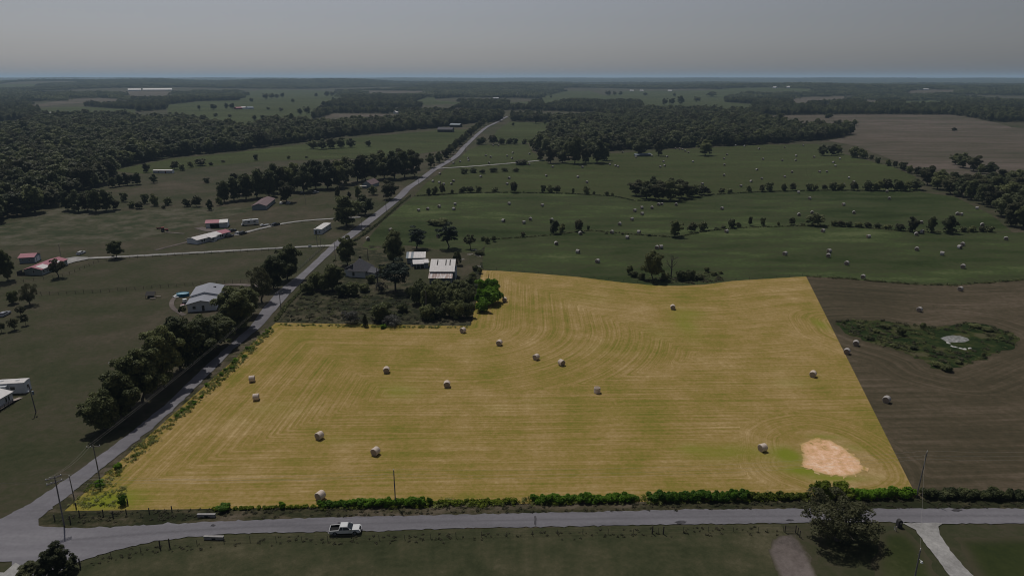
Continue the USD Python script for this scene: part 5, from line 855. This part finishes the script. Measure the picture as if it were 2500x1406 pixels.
# red tractor near the left meadow
p = at(401, 566); t = thing('tractor', 'red farm tractor at the meadow edge left of the garage', 'tractor', p, .4); part(t, 'hood', MB().frustum(.2, 2.1, -.4, .4, .8, .2, 2.0, -.35, .35, 1.5).mesh(), 'red_paint'); part(t, 'cab', MB().frustum(-1.2, .2, -.7, .7, .9, -1.0, .1, -.6, .6, 2.4).mesh(), 'glass_dark'); part(t, 'cab_roof', MB().box(-1.2, .25, -.75, .75, 2.41, 2.55).mesh(), 'red_paint')
for x, y, r in ((-.7, -.95, .8), (-.7, .95, .8), (1.6, -.7, .5), (1.6, .7, .5)): wheel(t, x, y, r, .4)
p = at(391, 560); t = thing('hay_rake', 'dark red farm implement beside the tractor', 'farm implement', p, .2); part(t, 'frame', MB().box(-2, 2, -.15, .15, .7, .95).box(-.1, .1, -1.5, .15, .6, .7).mesh(), 'dark_red'); 
for x in (-1.4, -.5, .5, 1.4): wheel(t, x, .4, .5, .1)
# pool, playset and small things by the grey roofed house
p = at(447, 722); t = thing('swimming_pool', 'round blue above ground pool left of the grey roofed house', 'pool', p); a = np.linspace(0, 2 * np.pi, 25)[:-1]
m = MB(); ring = lambda r, z: [(r * math.cos(k), r * .8 * math.sin(k), z) for k in a]; n = 24
v = np.vstack([ring(2.3, 0), ring(2.35, 1.1), ring(2.15, 1.1), ring(2.15, .9)]); f = np.array([[i * n + j, i * n + (j + 1) % n, (i + 1) * n + (j + 1) % n, (i + 1) * n + j] for i in range(3) for j in range(n)]); part(t, 'pool_wall', (v, f), 'pool_blue'); part(t, 'water', (np.vstack([ring(2.15, .95), [(0, 0, .95)]]), [[n, j, (j + 1) % n] for j in range(n)]), 'pool_water'); part(t, 'deck', MB().box(-3.1, -2.3, -1.9, 1.0, 0, .35).box(-2.29, -.6, -2.6, -1.85, 0, .35).mesh(), 'white_paint')
p = at(452, 740); t = thing('storage_tank', 'white tank standing between the pool and the maroon car', 'tank', p); part(t, 'tank', MB().tube([(0, 0, .4), (0, 0, 1.6)], .75, 14).mesh(), 'lamp_white'); part(t, 'stand', MB().box(-.8, .8, -.8, .8, 0, .4).mesh(), 'shade_dark')
p = at(368, 727); t = thing('lean_to_canopy', 'dark cloth canopy over garden seats on the left lawn', 'canopy', p, .2); part(t, 'canopy', MB().hexa([(-1.6, -1.0, 1.2), (1.6, -1.0, 1.0), (1.6, 1.4, 2.0), (-1.6, 1.4, 2.2)], [(-1.6, -1.0, 1.25), (1.6, -1.0, 1.05), (1.6, 1.4, 2.05), (-1.6, 1.4, 2.25)]).mesh(), 'stone_dark')
for x, y, z in ((-1.6, -.9, 1.2), (1.5, -.9, 1.0), (1.5, 1.3, 2.0), (-1.6, 1.3, 2.2)): part(t, 'post', MB().box(x, x + .1, y, y + .1, 0, z).mesh(), 'bark')
part(t, 'seat', MB().box(-1.0, 1.0, -.2, .5, .1, .5).box(-1.0, 1.0, .5, .65, .1, 1.0).mesh(), 'shade_dark')
for px, py, l in ((373, 731, 'pale bench lying in front of the cloth canopy'), (386, 726, 'pale bench right of the cloth canopy')):
    t = thing('bench', l, 'bench', at(px, py), .25); part(t, 'seat', MB().box(-1.0, 1.0, -.2, .2, .42, .5).mesh(), 'deck_wood'); part(t, 'leg', MB().box(-.8, -.7, -.15, .15, 0, .42).mesh(), 'deck_wood'); part(t, 'leg', MB().box(.7, .8, -.15, .15, 0, .42).mesh(), 'deck_wood')
p = at(270, 889); t = thing('well_cap', 'small pale well cap alone on the big left lawn', 'well cap', p); part(t, 'casing', MB().tube([(0, 0, 0), (0, 0, .5)], .45, 12).mesh(), 'pale_rock'); part(t, 'lid', MB().tube([(0, 0, .5), (0, 0, .58)], .5, 12).mesh(), 'concrete')
p = at(757, 607); t = thing('sign_board', 'small pale sign board by the narrow drive entrance', 'sign', p); part(t, 'board', MB().box(-.8, .8, -.05, .05, .8, 1.7).mesh(), 'lamp_white'); part(t, 'post', MB().box(-.7, -.6, -.04, .04, 0, .8).mesh(), 'pole_wood'); part(t, 'post', MB().box(.6, .7, -.04, .04, 0, .8).mesh(), 'pole_wood')

# ------------------------------------------------------------------ power poles and wires
def pole(px, py, topy, label, arms=0, lamp=False, box=False, yaw=0.0, r=.14, lean=0.0, H=None):
    p = at(px, py); D = math.hypot(p[0], p[1]); dep = PITCH + math.atan((topy - 703) / FOCAL); h = H or CAM_H - p[2] - D * math.tan(dep) * (1 if abs(px - 1250) < 60 else 1)
    if not H:   # solve the height whose top projects to topy
        hs = np.linspace(3, 20, 400); ys = pix(np.c_[np.full(400, p[0]), np.full(400, p[1]), p[2] + hs])[1]; h = float(hs[np.argmin(np.abs(ys - topy))])
    t = thing('power_pole', label, 'power pole', p, yaw, group='power poles along the roads'); part(t, 'post', MB().tube([(0, 0, -.5), (lean, 0, h)], [r, r * .72], 8).mesh(), 'pole_wood', smooth=40)
    top = p + [lean * math.cos(yaw), lean * math.sin(yaw), h]; c, s = math.cos(yaw), math.sin(yaw); ends = []
    for k in range(max(arms, 0)):
        z = h - .35 - k * 1.0; part(t, 'crossarm', MB().box(-1.3, 1.3, -.12 if arms == 1 else -.2, -.02 if arms == 1 else -.1, z, z + .12).mesh(), 'pole_wood')
        if arms > 1: part(t, 'crossarm', MB().box(-1.3, 1.3, .1, .2, z, z + .12).mesh(), 'pole_wood')
        for x in (-1.15, -.5, 1.15): part(t, 'insulator', MB().tube([(x, 0, z + .12), (x, 0, z + .32)], [.05, .07], 6).mesh(), 'lamp_white'); ends.append(p + [x * c, x * s, z + .32])
    if not arms:
        part(t, 'insulator', MB().tube([(lean, 0, h), (lean, 0, h + .3)], [.05, .07], 6).mesh(), 'lamp_white'); part(t, 'bracket', MB().tube([(lean, 0, h - 1.0), (lean - .3, 0, h - .75)], .03, 4).mesh(), 'wire_metal'); ends = [top + [0, 0, .3], top + [-.3, 0, -.75], top - [0, 0, 1.5]]
    if lamp: part(t, 'lamp_head', MB().tube([(.0, -.2, h - 1.6), (0, -.9, h - 1.45)], .03, 4).tube([(0, -.9, h - 1.7), (0, -.9, h - 1.4)], [.24, .12], 8).mesh(), 'lamp_white')
    if box: part(t, 'transformer', MB().tube([(.32, 0, h - 2.9), (.32, 0, h - 1.9)], .24, 10).mesh(), 'bluegrey_wall')
    return top, ends
P1 = pole(157, 1283, 1162, 'tallest pole with double crossarms at the road junction', 2, yaw=.75, lean=.2); P2 = pole(181, 1217, 1163, 'short pole leaning behind the junction pole', 0, r=.11); P3 = pole(245, 1175, 1087, 'pole with one crossarm beside the diagonal road', 1, yaw=.3)
P4 = pole(966, 1233, 1148, 'lone pole in the hedge halfway along the lower road', 0, r=.13); P5 = pole(2237, 1213, 1103, 'pole at the right corner of the golden field', 0, r=.13, lean=.35); P6 = pole(2230, 1424, 1342, 'pole with a yard lamp at the bottom right beside the gravel drive', 0, lamp=True)
P7 = pole(686, 756, 713, 'pole where the diagonal road passes the overgrown yard', 1, yaw=.4); P8 = pole(819, 634, 592, 'pole opposite the narrow drive entrance', 0, r=.12); P9 = pole(943, 517, 490, 'pole on the right verge of the upper road', 0); P10 = pole(884, 566, 535, 'pole beside the road above the big round oak', 0, r=.12); P11 = pole(1022, 451, 431, 'small far pole where the road bends', 0)
pole(88, 1006, 937, 'leaning pole with lamp and meter box on the left lawn', 0, lamp=True, box=True, lean=-.3); pole(775, 602, 552, 'pole with a white lamp at the narrow drive entrance', 0, lamp=True, r=.12); pole(783, 602, 578, 'short second post beside the lamp pole at the drive', 0, r=.1); pole(746, 500, 476, 'thin pole on the lawn behind the plum roofed house', 0, r=.1); pole(150, 632, 596, 'thin pole by the parking spot of the red roofed house', 0, r=.1)
pole(1101, 396, 381, 'far pole on the left of the bending road', 0); pole(1136, 372, 356, 'distant pole right of the road', 0)
def wires(name_label, spans, sag=1.0):
    t = thing('power_line', name_label, 'power line')
    for a, b in spans:
        s = np.linspace(0, 1, 15)[:, None]; q = a + (b - a) * s; q[:, 2] -= (4 * sag * s * (1 - s))[:, 0]; part(t, 'wire', MB().tube(q, .010, 3).mesh(), 'wire_metal')
_far = [at(2900, 1165) + [0, 0, z] for z in (9.2, 8.3, 7.4)]; _lo = [at(-260, 1255) + [0, 0, z] for z in (9.5, 8.6, 7.5)]
wires('thin wires running along the hedge from the junction to the lone pole', list(zip(P1[1][:3], P4[1])) + [(P1[1][4], P4[1][1])], 1.0); wires('thin wires from the lone pole to the right field corner', list(zip(P4[1], P5[1])), 1.6); wires('wires leaving the right corner pole towards the right picture edge', list(zip(P5[1], _far)), 1.4); wires('wires leaving the junction pole towards the left picture edge', list(zip(P1[1][3:6], _lo)), .9)
wires('wires along the diagonal road from the junction past the roadside oaks', list(zip(P1[1][:2], P3[1])) + list(zip(P3[1][:2], P7[1])), .8); wires('wires along the upper part of the road', [(P7[1][0], P8[1][0]), (P7[1][1], P8[1][1]), (P8[1][0], P10[1][0]), (P10[1][0], P9[1][0]), (P9[1][0], P11[1][0])], .8); wires('wire from the right corner pole to the yard lamp pole', [(P5[1][1], P6[1][0])], .6)
# guy wire braces at the junction
# ------------------------------------------------------------------ fences, gate, mailbox, culverts
def fence(label, pts, step, h=1.2, rails=2, m='bark', pr=.07, rr=.035, name='fence'):
    c = ats(densify(pts, 6, False)); ln = LineString(c[:, :2]); t = thing(name, label, 'fence'); n = max(2, int(ln.length / step)); P = []
    for k in range(n + 1):
        q = ln.interpolate(k / n, normalized=True); z = float(ground_z(q.x, q.y)); P.append((q.x, q.y, z)); j = .12 * math.sin(k * 12.9)
        part(t, 'post', MB().tube([(q.x, q.y, z - .2), (q.x + j * .3, q.y, z + h * (1 + .15 * math.sin(k * 7.7)))], pr, 5).mesh(), m)
    P = np.array(P)
    for k in range(rails): part(t, 'rail' if rr > .02 else 'strand', MB().tube(P + [0, 0, h * (k + 1) / (rails + .15)], rr, 4).mesh(), m)
    return t
fence('dark post and rail fence across the lawn above the grey roofed house', [(0, 723), (105, 721), (250, 714), (400, 702), (500, 695), (625, 688)], 3.0, 1.3, 3); fence('post fence along the lower side of the narrow drive', [(240, 640), (300, 632), (430, 625), (620, 615), (690, 611)], 3.2, 1.2, 2); fence('slanting fence from the drive down to the red roofed house', [(240, 640), (205, 655), (165, 672), (120, 680), (60, 688), (20, 700), (-20, 712)], 3.2, 1.2, 2); fence('board fence slanting beside the road below the narrow drive', [(792, 603), (770, 622), (742, 648), (720, 666)], 2.6, 1.2, 3, 'pole_wood')
fence('wire fence on thin posts below the lower road', [(196, 1382), (290, 1356), (400, 1338), (520, 1325), (640, 1321), (840, 1319), (1100, 1313), (1350, 1305), (1620, 1300), (1780, 1297), (1912, 1296)], 4.6, 1.15, 3, 'bark', .045, .012); fence('fence line between the pasture and the golden field top', [(1180, 658), (1300, 666), (1408, 675), (1600, 696), (1720, 694), (1790, 685), (1968, 674), (2060, 680), (2140, 687), (2240, 695), (2330, 697), (2420, 690), (2500, 684)], 6., 1.1, 2, 'bark', .06, .014)
fence('old wire fence on posts along the field edge by the junction', [(134, 1270), (190, 1262), (270, 1257), (330, 1254), (420, 1250)], 4.0, 1.3, 2, 'bark', .10, .012); fence('fence from the road bend up the far pasture edge', [(1012, 478), (1040, 477), (1150, 472), (1250, 471)], 8, 1.1, 1, 'bark', .06, .014)
for px, py, l, h in ((391, 1338, 'thick corner post in the lower wire fence, left of a pair', 1.7), (414, 1334, 'thick corner post in the lower wire fence, right of a pair', 1.7), (1592, 1302, 'thick dark fence post below the tar patch, left of a pair', 1.7), (1619, 1303, 'thick dark fence post below the tar patch, right of a pair', 1.7), (312, 1231, 'short dark post beside a bush at the field corner', 1.4), (186, 1241, 'leaning dark post at the tip of the golden field', 1.3), (172, 1276, 'dark post right of the junction pole', 1.6), (276, 1262, 'stout post on the verge near the junction', 1.4), (196, 1384, 'end post of the lower fence beside the cedar', 1.8)):
    t = thing('fence_post', l, 'fence post', at(px, py)); part(t, 'post', MB().tube([(0, 0, -.2), (.05, 0, h)], [.13, .11], 7).mesh(), 'bark')
a, L, yaw = frame_of((1916, 1299), (1942, 1299)); t = thing('farm_gate', 'dark pipe farm gate at the top of the bare dirt yard', 'gate', a, yaw); part(t, 'gate_post', MB().tube([(0, 0, -.2), (0, 0, 1.6)], .09, 7).mesh(), 'bark'); part(t, 'gate_post', MB().tube([(L, 0, -.2), (L, 0, 1.6)], .09, 7).mesh(), 'bark')
for k in range(5): part(t, 'gate_bar', MB().tube([(.1, 0, .3 + k * .27), (L - .1, 0, .3 + k * .27)], .025, 5).mesh(), 'stone_dark')
fence('short fence slanting from the farm gate under the big tree', [(1942, 1299), (1952, 1311)], 1.6, 1.4, 2, 'bark', .08, .02)
p = at(2194, 1285); t = thing('mailbox_pillar', 'dark stone mailbox pillar beside the gravel drive', 'mailbox', p, .1); part(t, 'pillar', MB().box(-.42, .42, -.35, .35, -.2, 1.15).mesh(), 'stone_dark'); a = np.linspace(0, math.pi, 9); part(t, 'arched_top', MB().prism([(.42 * math.cos(k), 1.15 + .42 * math.sin(k)) for k in a], -.35, .35).mesh(), 'stone_dark'); part(t, 'mailbox', MB().box(-.16, .16, -.45, -.34, .85, 1.15).mesh(), 'chrome')
t = thing('address_post', 'slim wooden post beside the mailbox pillar', 'post', at(2187, 1296)); part(t, 'post', MB().box(-.06, .06, -.06, .06, 0, 1.1).mesh(), 'deck_wood'); t = thing('address_sign', 'little white marker left of the mailbox pillar', 'marker', at(2183, 1293)); part(t, 'stake', MB().box(-.03, .03, -.03, .03, 0, .7).mesh(), 'white_paint'); part(t, 'plate', MB().box(-.15, .15, -.04, -.031, .5, .75).mesh(), 'white_paint')
for A, B, l in (((482, 1263), (525, 1263), 'concrete culvert wall on the far side of the lower road'), ((498, 1317), (545, 1318), 'concrete culvert wall on the near side of the lower road')):
    a, L, yaw = frame_of(A, B); t = thing('culvert_wall', l, 'culvert'); t.GetAttribute('xformOp:translate').Set(Gf.Vec3d(*map(float, a))); t.GetAttribute('xformOp:rotateZ').Set(math.degrees(yaw)); part(t, 'headwall', MB().box(0, L, 0, .4, -.3, .62).mesh(), 'concrete'); part(t, 'coping', MB().box(-.05, L + .05, -.05, .45, .62, .70).mesh(), 'concrete'); part(t, 'pipe_opening', MB().box(L * .4, L * .6, -.02, -.001, -.1, .4).mesh(), 'shade_dark')
for n, (px, py) in enumerate([(2315, 838), (2325, 846), (2332, 848), (2345, 851), (2356, 853), (2367, 851)]):
    r = np.random.default_rng(n); import trimesh
    ic = trimesh.creation.icosphere(1, .45); v = ic.vertices * r.uniform(.7, 1.3, (len(ic.vertices), 1)) * [1.6, 1, .7]; p = at(px, py)
    t = thing('rock', f'{nth(n)} from the left, white rock in the row below the pond', 'rock', p, r.uniform(0, 3), group='white rocks below the pond'); part(t, 'stone', (v, ic.faces), 'pale_rock')
# junk heap by the yard corner
for n, (px, py, w) in enumerate([(1160, 612, 2.2), (1150, 622, 1.6), (1168, 625, 1.6), (1172, 651, 1.4), (1130, 634, 1.5), (1046, 640, 1.8)]):
    r = np.random.default_rng(30 + n); t = thing('scrap_pile', ['heap of pale boards at the yard corner', 'scattered boards below the thin yard tree', 'loose planks at the pasture fence', 'single white plank near the field corner', 'low pile of boards right of the barn top', 'white boards leaning at the open shed'][n], 'scrap pile', at(px, py), r.uniform(0, 3))
    for k in range(7): x, y, q = r.normal() * w * .5, r.normal() * w * .4, r.uniform(0, 3); c, s = math.cos(q) * w * .5, math.sin(q) * w * .5; part(t, 'board', MB().hexa([(x - c, y - s, .05 * k), (x + c, y + s, .05 * k), (x + c - s * .2, y + s + c * .2, .05 * k), (x - c - s * .2, y - s + c * .2, .05 * k)], [(x - c, y - s, .05 * k + .05), (x + c, y + s, .05 * k + .05), (x + c - s * .2, y + s + c * .2, .05 * k + .05), (x - c - s * .2, y - s + c * .2, .05 * k + .05)]).mesh(), 'deck_wood' if k % 2 else 'pale_rock')

# ------------------------------------------------------------------ hedges and weeds
def hedge(label, pts, h, w, m, leaf=.28, dens=60, gap=.06, name='hedge', seed=1):
    c = ats(densify(pts, 4, False)); ln = LineString(c[:, :2]); r = np.random.default_rng(seed); n = int(ln.length / (w * .11)); C, R = [], []
    for k in range(n):
        q = ln.interpolate((k + r.uniform(-.3, .3)) / n, normalized=True); hh = h * .84 * (.86 + .12 * math.sin(k * .21 + seed) + .12 * math.sin(k * .53 + seed * 2) * r.uniform(.3, 1) + .07 * r.normal())
        if r.uniform() < gap: hh *= .5
        rr = w * r.uniform(.20, .36)
        if gap > .3 and math.sin(k * .13 + seed) + .6 * math.sin(k * .41) > .55: continue
        C.append((q.x + r.normal() * w * .12, q.y + r.uniform(-.34, .34) * w, float(ground_z(q.x, q.y)) + max(.2, hh - rr * .75))); R.append((rr, rr, max(.3, hh * .45)))
    o = C[0]; t = thing(name, label, 'hedge', (o[0], o[1], float(ground_z(o[0], o[1])))); C = np.array(C) - [o[0], o[1], float(ground_z(o[0], o[1]))]
    part(t, 'foliage', leaf_quads(r, C, np.array(R), dens * w * w, leaf), m); return t
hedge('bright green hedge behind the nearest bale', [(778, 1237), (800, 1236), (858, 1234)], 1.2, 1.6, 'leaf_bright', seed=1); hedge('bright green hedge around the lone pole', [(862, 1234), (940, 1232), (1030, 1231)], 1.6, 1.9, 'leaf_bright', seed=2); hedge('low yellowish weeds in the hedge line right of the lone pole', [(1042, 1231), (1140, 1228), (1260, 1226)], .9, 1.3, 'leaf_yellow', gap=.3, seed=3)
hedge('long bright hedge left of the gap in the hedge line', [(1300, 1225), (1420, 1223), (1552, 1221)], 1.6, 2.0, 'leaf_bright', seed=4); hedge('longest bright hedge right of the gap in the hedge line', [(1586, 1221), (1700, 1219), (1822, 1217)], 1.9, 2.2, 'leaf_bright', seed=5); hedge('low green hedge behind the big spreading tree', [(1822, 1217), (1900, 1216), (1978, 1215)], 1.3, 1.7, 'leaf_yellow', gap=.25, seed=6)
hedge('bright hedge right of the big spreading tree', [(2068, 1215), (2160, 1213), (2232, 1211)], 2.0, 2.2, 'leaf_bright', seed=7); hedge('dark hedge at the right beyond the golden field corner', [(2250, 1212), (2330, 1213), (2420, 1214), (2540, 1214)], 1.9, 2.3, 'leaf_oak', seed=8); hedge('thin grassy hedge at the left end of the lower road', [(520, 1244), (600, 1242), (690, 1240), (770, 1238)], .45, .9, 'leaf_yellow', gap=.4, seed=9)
for px, py, h, w, kd, l in [(548, 1243, 14, 36, 'bush_bright', 'round bright bush above the culvert wall'), (689, 1240, 17, 18, 'bush_bright', 'small dark topped bush in the hedge line left of the nearest bale'), (1050, 1231, 18, 14, 'bush_bright', 'upright small bush right of the lone pole'), (2004, 1214, 42, 56, 'bush_yellow', 'added yellow green bush standing for the brighter tree crown top, left one'), (2052, 1214, 36, 62, 'bush_yellow', 'added yellow green bush standing for the brighter tree crown top, right one'), (300, 1233, 26, 20, 'bush_bright', 'single bush with an upright shoot at the field corner'), (243, 1186, 14, 24, 'bush_bright', 'bright bush at the foot of the crossarm pole'), (290, 1142, 14, 20, 'bush_bright', 'bright bush in the weeds along the diagonal road')]:  # yellow green pair is added: the tree's brighter crown top painted as bushes
    plant(kd, px, py, h, w, l)
hedge('dark hedge along the right verge of the road beside the pasture', [(840, 600), (872, 585), (900, 565), (940, 532), (975, 500), (1002, 478)], 1.0, 2.2, 'leaf_oak', .4, 10, .35, seed=10); hedge('weedy hedge along the roadside of the overgrown yard', [(672, 784), (700, 745), (730, 715), (770, 680)], .9, 2.0, 'leaf_oak', .35, 12, .3, seed=11)
hedge('low dark growth under the near hedgerow', [(1180, 586), (1290, 579), (1360, 573), (1440, 563), (1560, 574), (1650, 580), (1720, 565), (1800, 557), (1990, 551), (2110, 556), (2230, 567), (2420, 567)], .7, 1.3, 'leaf_dark', .5, 6, .7, seed=12); hedge('low dark growth under the far hedgerow', [(1012, 479), (1150, 472), (1254, 471), (1400, 474), (1500, 480), (1545, 490), (1640, 494), (1740, 476), (1860, 469), (2040, 465), (2240, 468)], .8, 1.8, 'leaf_dark', .7, 4, .5, seed=13)
def weeds(label, pts, width, n, kinds, s0, s1, seed, name='weeds'):
    ln = LineString(ats(densify(pts, 8, False))[:, :2]); r = np.random.default_rng(seed); P = []
    for k in range(n):
        q = ln.interpolate(r.uniform(), normalized=True); x, y = q.x + r.uniform(-width, width) / 2, q.y + r.uniform(-width, width) / 2; P.append((x, y, float(ground_z(x, y))))
    s = r.uniform(s0, s1, n) ** 1.0; instancer(name, label, kinds, np.array(P), np.c_[s * 1.3, s * 1.3, s], r.uniform(0, 6.28, n), 'weeds')
_pond = Polygon(px_poly([(2280, 812), (2390, 812), (2400, 858), (2280, 852)]))
def area(label, pts, n, kinds, s0, s1, seed, name='weeds'):
    poly = Polygon(px_poly(pts)).buffer(0); r = np.random.default_rng(seed); P = []
    while len(P) < n:
        x, y = r.uniform(poly.bounds[0], poly.bounds[2]), r.uniform(poly.bounds[1], poly.bounds[3])
        if poly.contains(shapely.Point(x, y)) and not _pond.contains(shapely.Point(x, y)): P.append((x, y, float(ground_z(x, y))))
    s = r.uniform(s0, s1, n); instancer(name, label, kinds, np.array(P), np.c_[s * 1.4, s * 1.4, s], r.uniform(0, 6.28, n), 'weeds')
def weed_kind(name, seed, look_, leaf=.22, n=9, H=.7):
    r = np.random.default_rng(seed); path = kind_class(name); C = r.normal(size=(n, 3)) * [.38, .38, .08] + [0, 0, H * .45]; part(path, 'leaves', leaf_quads(r, C, np.tile([.28, .28, H * .5], (n, 1)), 16, leaf, .2, .55), look_); KINDS.setdefault(name.rstrip('0123456789_'), []).append((path, 1, H))
for s in range(2): weed_kind(f'weed_light_{s}', 300 + s, 'leaf_weed'); weed_kind(f'weed_green_{s}', 310 + s, 'leaf_yellow'); weed_kind(f'weed_dark_{s}', 320 + s, 'leaf_tuft', .3); weed_kind(f'weed_marsh_{s}', 330 + s, 'leaf_oak', .3)
K = KINDS
weeds('bright green weeds along the left edge of the golden field', [(200, 1222), (300, 1135), (390, 1057), (480, 978), (560, 905), (660, 806)], 3.2, 420, K['weed_light'] * 3 + K['weed_green'], .3, .8, 41); weeds('taller bright weeds beside the diagonal road', [(420, 1030), (480, 976), (560, 900), (660, 806)], 2.2, 26, K['bush_bright'], .15, .3, 51); weeds('green weeds along the inner edge of the golden field', [(680, 793), (900, 798), (1140, 800)], 1.6, 120, K['weed_light'] + K['weed_green'], .4, .8, 42)
weeds('tall green weeds growing through the hedges of the lower field edge', [(780, 1236), (1030, 1231), (1300, 1225), (1552, 1221), (1822, 1217), (2232, 1211)], 2.2, 380, K['weed_light'] + K['weed_green'] * 2, .3, .95, 52)
area('tangled weeds at the tip of the golden field', [(175, 1240), (245, 1175), (300, 1190), (330, 1238)], 70, K['weed_light'] * 2 + K['weed_green'], .25, .65, 43); weeds('dull weeds on the verge below the golden field', [(170, 1265), (420, 1256), (900, 1247), (1400, 1236), (1900, 1230), (2500, 1228)], 3.4, 420, K['weed_dark'], .2, .45, 44)
area('rough weeds of the overgrown yard', [(690, 770), (740, 718), (900, 722), (1000, 735), (1010, 770), (1140, 792), (1000, 792), (700, 786)], 300, K['weed_dark'] * 2 + K['weed_marsh'], .35, 1.0, 45); area('weeds of the marshy scrub', SCRUB, 330, K['weed_marsh'] + K['weed_dark'], .3, .9, 46); weeds('dull grass tufts along the lower wire fence', [(196, 1382), (290, 1356), (400, 1338), (640, 1321), (1100, 1313), (1620, 1300), (1912, 1296)], 2.6, 200, K['weed_dark'], .15, .35, 47)
area('weeds round the dark tree above the golden field', [(1530, 672), (1590, 690), (1690, 694), (1780, 682), (1740, 664), (1640, 676)], 120, K['weed_dark'] + K['weed_marsh'], .4, 1.0, 48); weeds('dark tufts along the fence between pasture and stubble', [(1968, 675), (2060, 680), (2140, 688), (2240, 695), (2330, 697), (2420, 690), (2500, 684)], 1.2, 110, K['weed_marsh'], .4, 1.0, 49)
